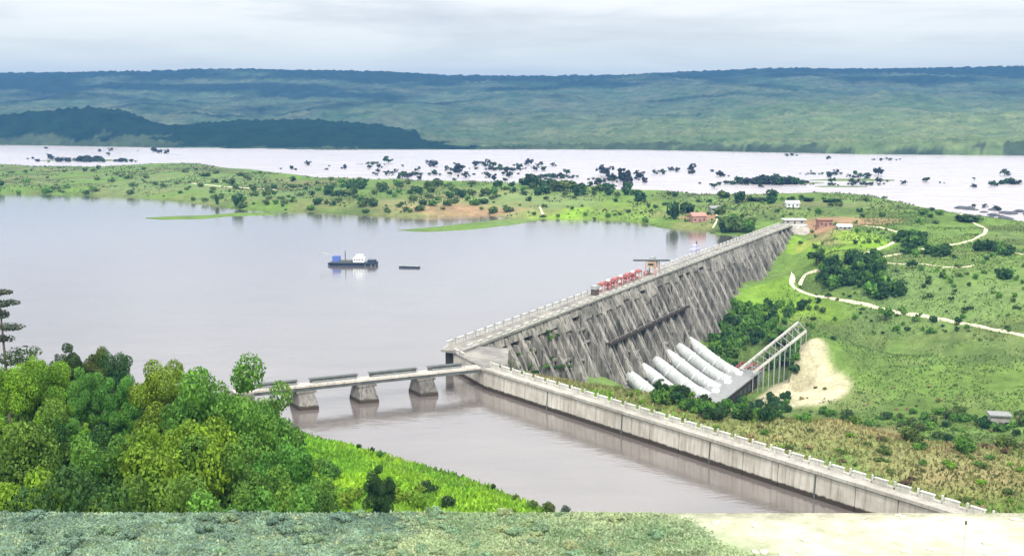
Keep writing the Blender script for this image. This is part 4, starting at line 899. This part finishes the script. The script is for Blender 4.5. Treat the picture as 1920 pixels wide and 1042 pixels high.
# hillside right of the dam and the valley bottom
LB_R = dict(deep='dark bush on the green hillside right of the dam', green='green bush on the green hillside right of the dam', olive='olive bush on the green hillside right of the dam', lime='light green bush on the green hillside right of the dam')
scatter(210, (1500, 1960), (425, 640), ['deep', 'green', 'olive', 'green'], (.5, 1.5), LB_R, 'bushes on the right hillside', None, 380, flat=1.1, far=True, seed=7, where=lambda x, y: 'above the upper road' if y < 450 else 'between the two roads' if y < 510 else 'under the hairpin bend' if x < 1650 else 'on the open slope')
for cx, cy, rx, ry, n in [(1600, 512, 60, 24, 40), (1570, 530, 40, 12, 18), (1700, 455, 34, 10, 20), (1735, 478, 50, 8, 20), (1660, 555, 30, 14, 14), (1870, 470, 40, 12, 14), (1620, 490, 30, 8, 12), (1880, 520, 20, 6, 5), (1640, 535, 24, 10, 10)]:
    scatter(n, (cx - rx, cx + rx), (cy - ry, cy + ry), ['deep', 'deep', 'green'], (1.5, 2.9), dict(deep='big dark bush in the thickets beside the dirt road', green='big green bush in the thickets beside the dirt road'), 'thicket bushes beside the dirt road', lambda x, y: ((x - cx) / rx) ** 2 + ((y - cy) / ry) ** 2 < 1, 380, flat=1.2, far=True, seed=int(cx))
scatter(150, (1335, 1500), (575, 700), ['deep', 'green', 'green'], (1.0, 2.1), dict(deep='dark bush in the hollow below the dam', green='green bush in the hollow below the dam'), 'bushes in the hollow below the dam', lambda x, y: x > 1335 + max(0, (660 - y)) * .45 and (x < 1380 or not -14 < y - (692 - (x - 1388) * .8) < 44), 400, flat=1.5, far=True, seed=8)
scatter(14, (1330, 1480), (620, 690), ['green'], (.9, 1.5), dict(green='slim grey tree in the hollow below the dam'), 'trees in the hollow below the dam', None, 400, seed=9, table=1)
for px, py, w, k, lb in [(1530, 498, 46, 'deep0', 'round dark tree standing right beside the end of the dam'), (1512, 575, 24, 'deep1', 'small dark tree below the hairpin of the dirt road'), (1553, 560, 14, 'deep2', 'thin dark tree just under the hairpin road'), (1660, 600, 40, 'green0', 'green tree beside the lower dirt road'), (1710, 505, 30, 'deep0', 'dark round tree in the middle of the right hillside')]:
    p = G(px, py, 400); s = px_w(p, w) / 6.2; put_tree(k, p, s, lb, None, table=SMALL, sz=s * .95)
# scrub clinging to the dam near the platform
for k in range(26):
    s = random.uniform(14, 70); zf = foot(s); z = random.uniform(max(zf, -12), 3); p = dm(s, face_u(z) - .5, z - .5); kk = random.choice(['deep', 'olive', 'green']) + str(random.randrange(3))
    pool_bush(kk, p, random.uniform(.5, 1.2), 'scrub growing on the near end of the dam face', 'scrub on the dam face', None)
# peninsula between lake and river
LB_P = dict(deep='dark bush on the low peninsula between lake and river', olive='olive bush on the low peninsula between lake and river', green='green bush on the low peninsula between lake and river')
def pen(x, y): return True
def zr(px, py):
    return ('above the upper road' if py < 450 else 'between the two dirt roads' if py < 510 else 'below the hairpin bend' if px < 1650 else 'on the open slope at right')
scatter(230, (-80, 1000), (316, 402), ['deep', 'olive', 'green', 'olive', 'olive'], (1.0, 3.4), LB_P, 'bushes on the peninsula', pen, 900, flat=.9, far=True, seed=10)
scatter(70, (560, 1450), (345, 372), ['deep', 'deep', 'olive'], (1.8, 4.0), dict(deep='dark bush along the river edge of the peninsula', olive='olive bush along the river edge of the peninsula'), 'bushes along the river edge', pen, 800, flat=1.1, far=True, seed=11)
scatter(80, (1000, 1780), (372, 425), ['olive', 'deep', 'green'], (1.0, 2.4), LB_P, 'bushes on the peninsula', pen, 700, flat=.9, far=True, seed=12)
for px, py, w, h, k, lb in [(1003, 352, 42, 26, 'deep0', 'big dark domed thicket on the river edge of the peninsula'), (1058, 358, 56, 22, 'olive0', 'wide olive thicket right of the big dark dome'), (1085, 362, 36, 16, 'deep1', 'low dark thicket at the right foot of the olive one'),
                            (1200, 377, 30, 22, 'deep2', 'round dark bush at the river edge, alone'), (1385, 380, 26, 22, 'deep0', 'dark square-topped bush above the clay house'), (1447, 382, 24, 16, 'deep1', 'round dark bush left of the white hut'), (1483, 381, 22, 14, 'deep2', 'dark bush over the white hut'),
                            (1380, 436, 66, 36, 'olive1', 'large olive thicket on the shore next to the dam end'), (1360, 437, 40, 30, 'deep0', 'dark thicket on the shore left part of the large olive one'), (1404, 438, 30, 26, 'green1', 'green thicket nearest the dam end on the shore'), (1262, 412, 26, 36, 'deep1', 'tall dark bush on the lake shore left of the clay house'), (1285, 400, 36, 22, 'deep2', 'dark bush behind the clay house'),
                            (445, 392, 24, 28, 'deep1', 'dark upright bush on the lake shore of the peninsula'), (407, 386, 10, 22, 'deep2', 'thin dark bush on the lake shore left of the upright one'), (1350, 402, 30, 16, 'olive2', 'olive bush beside the pale hut'), (1430, 376, 70, 6, 'deep0', 'low dark hedge on the river bank'), (1515, 378, 34, 8, 'deep1', 'low dark hedge on the river bank right of the white hut'), (1565, 380, 46, 8, 'deep2', 'long low hedge on the river bank furthest right'),
                            (1820, 415, 60, 12, 'deep0', 'dark low thicket by the river bend at right')]:
    p = G(px, py, 700)
    if p is None or p[2] < -1: p = P(px, py, .5)
    o = put_bush('far_' + k, p, px_w(p, w) / 3.4, lb); o.scale.z = px_w(p, h) / 1.9
# flooded trees and scrub out in the river
fl = [(155, 280), (210, 275), (265, 250, 1.4), (400, 285, 1.2), (430, 290), (520, 310), (600, 290), (650, 300, 2.2), (640, 275), (750, 265, 1.2), (800, 260, 1.3), (850, 270, 1.2), (890, 280), (930, 300, 1.6), (960, 298, 1.3), (990, 265), (1055, 260, 1.4), (1095, 290), (1140, 290), (1235, 315, 1.5), (1265, 312, 1.3), (1490, 320, 2.9), (1520, 345, 2.0), (1590, 350, 3.0),
      (1612, 400, 2.4), (1680, 330, 1.8), (1730, 320), (1700, 350), (1850, 290), (1885, 300, .6), (860, 350, 1.6), (1020, 310), (345, 270, .6), (20, 280), (1440, 380, 1.8), (1490, 405, 2.0), (345, 335, 1.6), (375, 335, 1.4), (440, 340, 1.4), (700, 310, .7)]
riv = [(640 + x[0] / 3, 220 + x[1] / 3 + 3, x[2] if len(x) > 2 else 1) for x in fl]
fl1 = [(270, 170, 1.2), (560, 187), (590, 185), (620, 185), (695, 180, 1.3), (775, 185, .7), (870, 188, 1.4), (905, 195), (935, 197), (1560, 280, 1.3), (1600, 285), (1640, 285), (1670, 290, 1.2), (1735, 262), (1870, 270, .8), (1840, 290, .8), (430, 295)]
riv += [(x[0] / 3, 220 + x[1] / 3 + 2, (x[2] if len(x) > 2 else 1) * .9) for x in fl1]
fl3 = [(55, 290, 1.4), (165, 300, 1.4), (210, 325, 1.3), (30, 300, .7), (180, 390, 1.2), (1810, 320, 1.4), (1850, 350), (1890, 370, 1.2), (1640, 345, .8), (1100, 320, 1.8), (1080, 335, 1.4), (1045, 335), (1000, 335), (960, 335), (1110, 365, 1.3), (1060, 372), (1000, 372), (860, 310), (825, 330, 1.2), (700, 300), (740, 300), (1240, 370), (1200, 370), (780, 365), (435, 385), (1760, 515), (1780, 520), (1640, 500), (1700, 500), (600, 345, 1.3), (580, 335, 1.3)]
riv += [(1280 + x[0] / 3, 220 + x[1] / 3 + 2, x[2] if len(x) > 2 else 1) for x in fl3]
rr = random.Random(5)
def zrv(px, py):
    d = 'far out' if py < 312 else 'mid stream' if py < 335 else 'close to the peninsula'
    h = 'at the far left' if px < 320 else 'left of centre' if px < 680 else 'just left of the middle' if px < 860 else 'in the middle' if px < 1010 else 'right of the middle' if px < 1180 else 'left of the domed island' if px < 1380 else 'between the two scrub islands' if px < 1560 else 'around the thin drowned island' if px < 1720 else 'near the rapids'
    return d + ' ' + h
riv += [(x0 + rr.uniform(-60, 60), y0 + rr.uniform(-4, 4), rr.uniform(.6, 1.3)) for x0, y0 in [(900, 330)] * 12 + [(760, 325)] * 9 + [(860, 310)] * 8 + [(1000, 335)] * 10 + [(980, 312)] * 6 + [(1150, 340)] * 8 + [(1260, 325)] * 5 + [(1600, 340)] * 12 + [(1640, 330)] * 6 + [(1400, 330)] * 5 + [(1780, 340)] * 5 + [(1870, 350)] * 6 + [(120, 298)] * 4 + [(250, 290)] * 3]
for px, py, s in riv:
    p = P(px, py, 0); k = px_w(p, 6.6 * s) / 3.2
    if rr.random() < .6 or s > 1.7: t = put_tree(rr.choice(['flood', 'flood', 'deep']) + str(rr.randrange(3)), (p[0], p[1], -.3), k * rr.uniform(.8, 1.1), ('tall' if s > 1.7 else 'middling' if s > 1.15 else 'small') + ' dark tree in the flooded river, ' + zrv(px, py), 'flooded trees in the river' + (', tall ones' if s > 1.7 else ''), table=SMALL)
    if rr.random() < .6: pool_bush('far_flood' + str(rr.randrange(3)), (p[0] + rr.uniform(-6, 6), p[1] + rr.uniform(-8, 8), 0), k * rr.uniform(.8, 1.5), 'dark flooded bush low in the river', 'flooded bushes in the river', k * .9)
    if len(POOL) % 3 == 0: pool_bush('far_flood' + str(rr.randrange(3)), (p[0], p[1], 0), k * 1.3, 'dark flooded bush low in the river', 'flooded bushes in the river', k * 1.5)
lbs = ['dark scrub on the long island at the left of the river', 'x', 'dark scrub on the domed island right of centre in the river', 'dark scrub on the thin drowned island at the right of the river', 'dark scrub on the thin drowned island at the right of the river']
for (cx, w, y0, hts, n, lb) in [(160, 90, 303, (1.5, 4.2), 34, lbs[0]), (1450, 55, 345, (2, 5.2), 30, lbs[2]), (1370, 60, 346, (1, 2), 16, lbs[2]), (1495, 30, 345, (1.5, 3.2), 10, lbs[2]), (1600, 90, 347, (.8, 1.8), 22, lbs[3]), (1480, 22, 292, (1, 2), 6, 'dark scrub on the small far sandbar in the river'), (1665, 30, 300, (1, 2.2), 10, 'dark scrub on the small far islets at the right of the river'), (1555, 14, 297, (1, 2), 4, 'dark scrub on the small far islets at the right of the river'), (1890, 30, 345, (1.5, 3), 10, 'dark scrub on the river island at the right edge'), (60, 60, 322, (1.5, 3), 18, 'grey scrub on the left tip of the peninsula'), (940, 60, 318, (1, 2.2), 26, 'dark scrub on the drowned shoals in mid river'), (1040, 60, 333, (1, 2.4), 26, 'dark scrub on the drowned shoals in mid river'), (780, 50, 328, (1, 2.2), 20, 'dark scrub on the drowned shoals in mid river'), (700, 30, 308, (.8, 1.8), 12, 'dark scrub on the drowned shoals in mid river'), (1160, 60, 338, (1.2, 2.4), 22, 'dark scrub on the drowned shoals in mid river'), (1560, 60, 327, (.8, 1.8), 24, 'dark scrub on the thin drowned island at the right of the river'), (230, 24, 303, (1, 2.4), 12, 'dark scrub on the long island at the left of the river')]:
    for _ in range(n):
        t = rr.gauss(0, .5); t = max(-1, min(1, t)); p = P(cx + t * w, y0 + rr.uniform(-1.5, 1.5), 0); s = rr.uniform(*hts) * (1 - .5 * abs(t)); pool_bush('far_' + rr.choice(['flood', 'flood', 'deep']) + str(rr.randrange(3)), (p[0], p[1], .2), s * 1.6, lb, 'scrub: ' + lb[5:60], s * 1.4)
# boulders in the rapids at the right
rk = []
for k in range(4):
    r = np.random.default_rng(k); v = []; f = []
    b = bpy.data.meshes.new('boulder'); import bmesh
    bm = bmesh.new(); bmesh.ops.create_icosphere(bm, subdivisions=2, radius=1)
    for vv in bm.verts: vv.co *= 1 + .28 * (r.random() - .5); vv.co.z *= .5
    bm.to_mesh(b); bm.free(); b.materials.append(material('dark_river_rock', (.07, .075, .085), .8, 1, .4)); rk.append(b)
for k in range(34):
    px = rr.uniform(1795, 1960); py = rr.uniform(392, 424) + (px - 1860) * .06; p = P(px, py, 0)
    if inside(polyP, np.array([p[0]]), np.array([p[1]]))[0]: continue
    s = rr.uniform(1.5, 5); tag(link('boulder', rk[k % 4], None, (p[0], p[1], .2), rr.uniform(0, 6), (s * 1.8, s, s)), 'dark boulder in the white rapids at the right edge', 'boulder', 'boulders in the rapids')

# the 290 bushes that show largest are things of their own, the many small ones one mass
POOL.sort(key=lambda q: -q[0]); NB = 215
for w_, key, p, sc, lb, gr, sz, rz in POOL[:NB]:
    o = put_bush(key, p, sc, lb, gr, sz); o.rotation_euler = (0, 0, rz)
slots = []; vs, fs, mi, nv = [], [], [], 0; cache = {}
for w_, key, p, sc, lb, gr, sz, rz in POOL[NB:]:
    if key not in cache:
        me = BUSH[key]; co = np.empty(len(me.vertices) * 3, np.float32); me.vertices.foreach_get('co', co); cache[key] = co.reshape(-1, 3)
        if me.materials[0] not in slots: slots.append(me.materials[0])
    c = cache[key]; tiny = w_ < .0028
    if tiny: c = c.reshape(-1, 4, 3)[::2].reshape(-1, 3)
    ca, sa = math.cos(rz) * sc, math.sin(rz) * sc
    q = np.stack([c[:, 0] * ca - c[:, 1] * sa + p[0], c[:, 0] * sa + c[:, 1] * ca + p[1], c[:, 2] * sz + p[2] - .1], 1); vs.append(q); n = len(q) // 4
    fs.append(np.arange(len(q)).reshape(-1, 4) + nv); nv += len(q); mi.append(np.full(n, slots.index(BUSH[key].materials[0]), np.int32))
me = fast_mesh('undergrowth', np.concatenate(vs), np.concatenate(fs))
for m_ in slots: me.materials.append(m_)
me.polygons.foreach_set('material_index', np.concatenate(mi)); o = link('undergrowth', me); o['kind'] = 'stuff'; o['label'] = 'small scattered scrub on the hillsides, peninsula and river islands'
print('POOL', len(POOL), nv // 4)

# ------------------------------------------------------------------ grass and ground plants nobody could count
def tufts(name, n, sampler, size, mat, label, seed, up=.9):
    r = np.random.default_rng(seed); pts = sampler(r, n); n = len(pts); a = r.random(n) * 6.283; d = np.stack([np.cos(a), np.sin(a), np.zeros(n)], 1); s = (size * (.5 + r.random(n)))[:, None]
    lean = r.normal(size=(n, 3)) * .35; lean[:, 2] = up; c = pts; v = np.stack([c - d * s * .35, c + d * s * .35, c + d * s * .12 + lean * s, c - d * s * .12 + lean * s], 1).reshape(-1, 3)
    o = link(name, fast_mesh(name, v, np.arange(4 * n).reshape(n, 4), mat)); o['kind'] = 'stuff'; o['label'] = label; return o
def interp_z(x, y):
    i = np.clip(np.searchsorted(ys, y) - 1, 0, len(ys) - 2); fy = (y - ys[i]) / (ys[i + 1] - ys[i]); k = (x / (y + 70.0) - ts[0]) / (ts[1] - ts[0]); j = np.clip(np.floor(k).astype(int), 0, len(ts) - 2); fx = k - j
    return (GZ[i, j] * (1 - fx) + GZ[i, j + 1] * fx) * (1 - fy) + (GZ[i + 1, j] * (1 - fx) + GZ[i + 1, j + 1] * fx) * fy
def region(x0, x1, y0, y1, zmin, extra=None):
    def f(r, n):
        x = r.uniform(x0, x1, n * 2); y = r.uniform(y0, y1, n * 2); z = interp_z(x, y); k = z > zmin
        if extra is not None: k &= extra(x, y)
        return np.stack([x, y, z], 1)[k][:n]
    return f
G_BANK = leaf('bank_grass_blades', (.17, .36, .03), .4, .12, col2=(.28, .46, .03), rnd=0)
tufts('grass', 60000, region(-110, 30, 110, 325, .1), .8, G_BANK, 'bright green grass on the canal bank', 1)
tufts('grass', 50000, region(0, 260, 140, 420, -8, lambda x, y: inside(polyP, x, y) & (((x - B[0]) * WN[0] + (y - B[1]) * WN[1]) > 7.6)), .7, leaf('bench_grass_blades', (.20, .22, .08), .4, .1, col2=(.33, .27, .13), rnd=0), 'mixed green and dry grass behind the canal wall', 2)
def terrace(r, n):
    x = r.uniform(-32, 20, n * 2); y = r.uniform(44, EDGE - .02, n * 2); z = interp_z(x, y); edge = 10 - (y - 50) * .9 + 3 * fbm(x / 4, y / 4, 3, 2); k = x < edge - r.exponential(1.2, n * 2); return np.stack([x, y, z], 1)[k][:n]
def lumpy(cond):
    def f(r, n):
        q = terrace(r, n * 2); m = fbm(q[:, 0] / 1.6, q[:, 1] / 1.2, 3, 77); q[:, 2] += np.clip(m, 0, 1) * .35 * np.clip((EDGE - q[:, 1]) / 2, .25, 1); return q[cond(q, m)][:n]
    return f
cd = lambda q: q[:, 0] + 3 * fbm(q[:, 0] / 5, q[:, 1] / 4, 3, 17)
tufts('ground_cover', 60000, lumpy(lambda q, m: (cd(q) < -5) ), .13, leaf('bluish_ground_cover', (.26, .38, .29), .45, .7, island=.2, col2=(.15, .24, .20), rnd=0), 'bluish green low plants covering the left of the terrace', 3, .45)
tufts('ground_cover', 70000, lumpy(lambda q, m: (cd(q) > -6) ), .13, leaf('soft_ground_cover', (.42, .50, .30), .35, .45, island=.2, col2=(.24, .36, .20), rnd=0), 'soft pale green low plants on the middle of the terrace', 13, .45)
tufts('ground_cover', 22000, lumpy(lambda q, m: fbm(q[:, 0] * 1.7, q[:, 1] * 1.7, 3, 55) + q[:, 0] * .012 > .12), .15, leaf('straw_ground_cover', (.40, .47, .30), .3, .5, island=.2, rnd=0), 'pale straw stems among the terrace plants', 4, .5)
YARD = G(1505, 730)
pn = lambda x, y: inside(polyP, x, y) & (fbm(x / 38, y / 60, 4, 91) > .02)
tufts('scrub', 34000, region(-900, 600, 830, 1640, .7, pn), 2.1, leaf('peninsula_scrub', (.085, .12, .045), .5, .03, col2=(.16, .18, .08), rnd=0), 'low mixed scrub over the peninsula', 5, .5)
tufts('grass', 60000, region(100, 560, 380, 860, -60, lambda x, y: inside(polyP, x, y) & (((x - A[0]) * DN[0] + (y - A[1]) * DN[1]) > 36) & (fbm(x / 25, y / 25, 4, 92) > -.1) & (np.hypot((x - YARD[0]) / 24, (y - YARD[1]) / 26) > 1)), .95, leaf('hillside_grass_blades', (.10, .18, .04), .45, .06, col2=(.17, .21, .06), rnd=0), 'rough green grass on the hillside right of the dam', 6, .6)
for nm, mt in (('pale', leaf('pale_shrub_leaves', (.30, .44, .27), island=.25, rnd=.15, col2=(.18, .30, .2))), ('sage', leaf('sage_shrub_leaves', (.22, .34, .25), island=.25, rnd=.15, col2=(.13, .22, .2))), ('cream', leaf('cream_shrub_leaves', (.42, .50, .28), island=.25, rnd=.15, col2=(.32, .42, .2)))):
    for j in range(3):
        bl = clumps(1300 + j + len(nm) * 5, 12, 1.35, .5, .6, .45); v, f = leaves(bl, 1500, .24, 1400 + j, bias=.6); BUSH[f'{nm}{j}'] = fast_mesh('shrub', v, f, mt)
rt = random.Random(44)
wt = {'pale': 'pale green', 'sage': 'grey-green', 'cream': 'yellowish green'}
for k in range(150):
    x = rt.uniform(-29, 7); y = rt.uniform(45.5, EDGE - .1); px_ = 960 + x / y * F
    kk = 'sage' if px_ < 640 and rt.random() < .7 else 'cream' if px_ > 900 and rt.random() < .5 else 'pale'; sc = rt.uniform(.14, .42)
    hz = 'at the far left' if px_ < 200 else 'left of its middle' if px_ < 500 else 'at its middle' if px_ < 800 else 'towards the cream earth' if px_ < 1100 else 'next to the cream earth'
    put_bush(kk + str(rt.randrange(3)), (x, y, 69.85), sc, ('low ' if sc < .26 else 'knee-high ') + wt[kk] + ' shrub on the terrace, ' + hz + (', at its edge' if y > 50.5 else ', near side'), 'low shrubs on the terrace', sz=sc * rt.uniform(.7, 1.1), name='shrub')
pale_rock = material('cream_stone', (.50, .46, .36), .9, 3, .3)
st_me = []
for k in range(3):
    me = rk[k].copy(); me.materials.clear(); me.materials.append(pale_rock); st_me.append(me)
for k in range(46):
    y = rt.uniform(45, EDGE - .3); x = rt.uniform(9, 27); sc = rt.uniform(.05, .22)
    tag(link('stone', st_me[k % 3], None, (x, y, 69.82), rt.uniform(0, 6), (sc * 1.5, sc, sc)), 'small cream stone lying on the cream earth of the terrace', 'stone', 'stones on the cream earth')
# slim post on the cream earth of the terrace
q = P(1806, 1060, 69.8); mp = thing('marker_post', 'slim pale post with dark cap on the cream earth at lower right', 'post', q)
b = MB(); b.tube([(0, 0, -.2), (0, 0, 1.95)], .045, 8); b.build('shaft', M_PAR, mp); b = MB(); b.tube([(0, 0, 1.95), (0, 0, 2.1)], .06, 8); b.build('cap', M_DARK, mp)
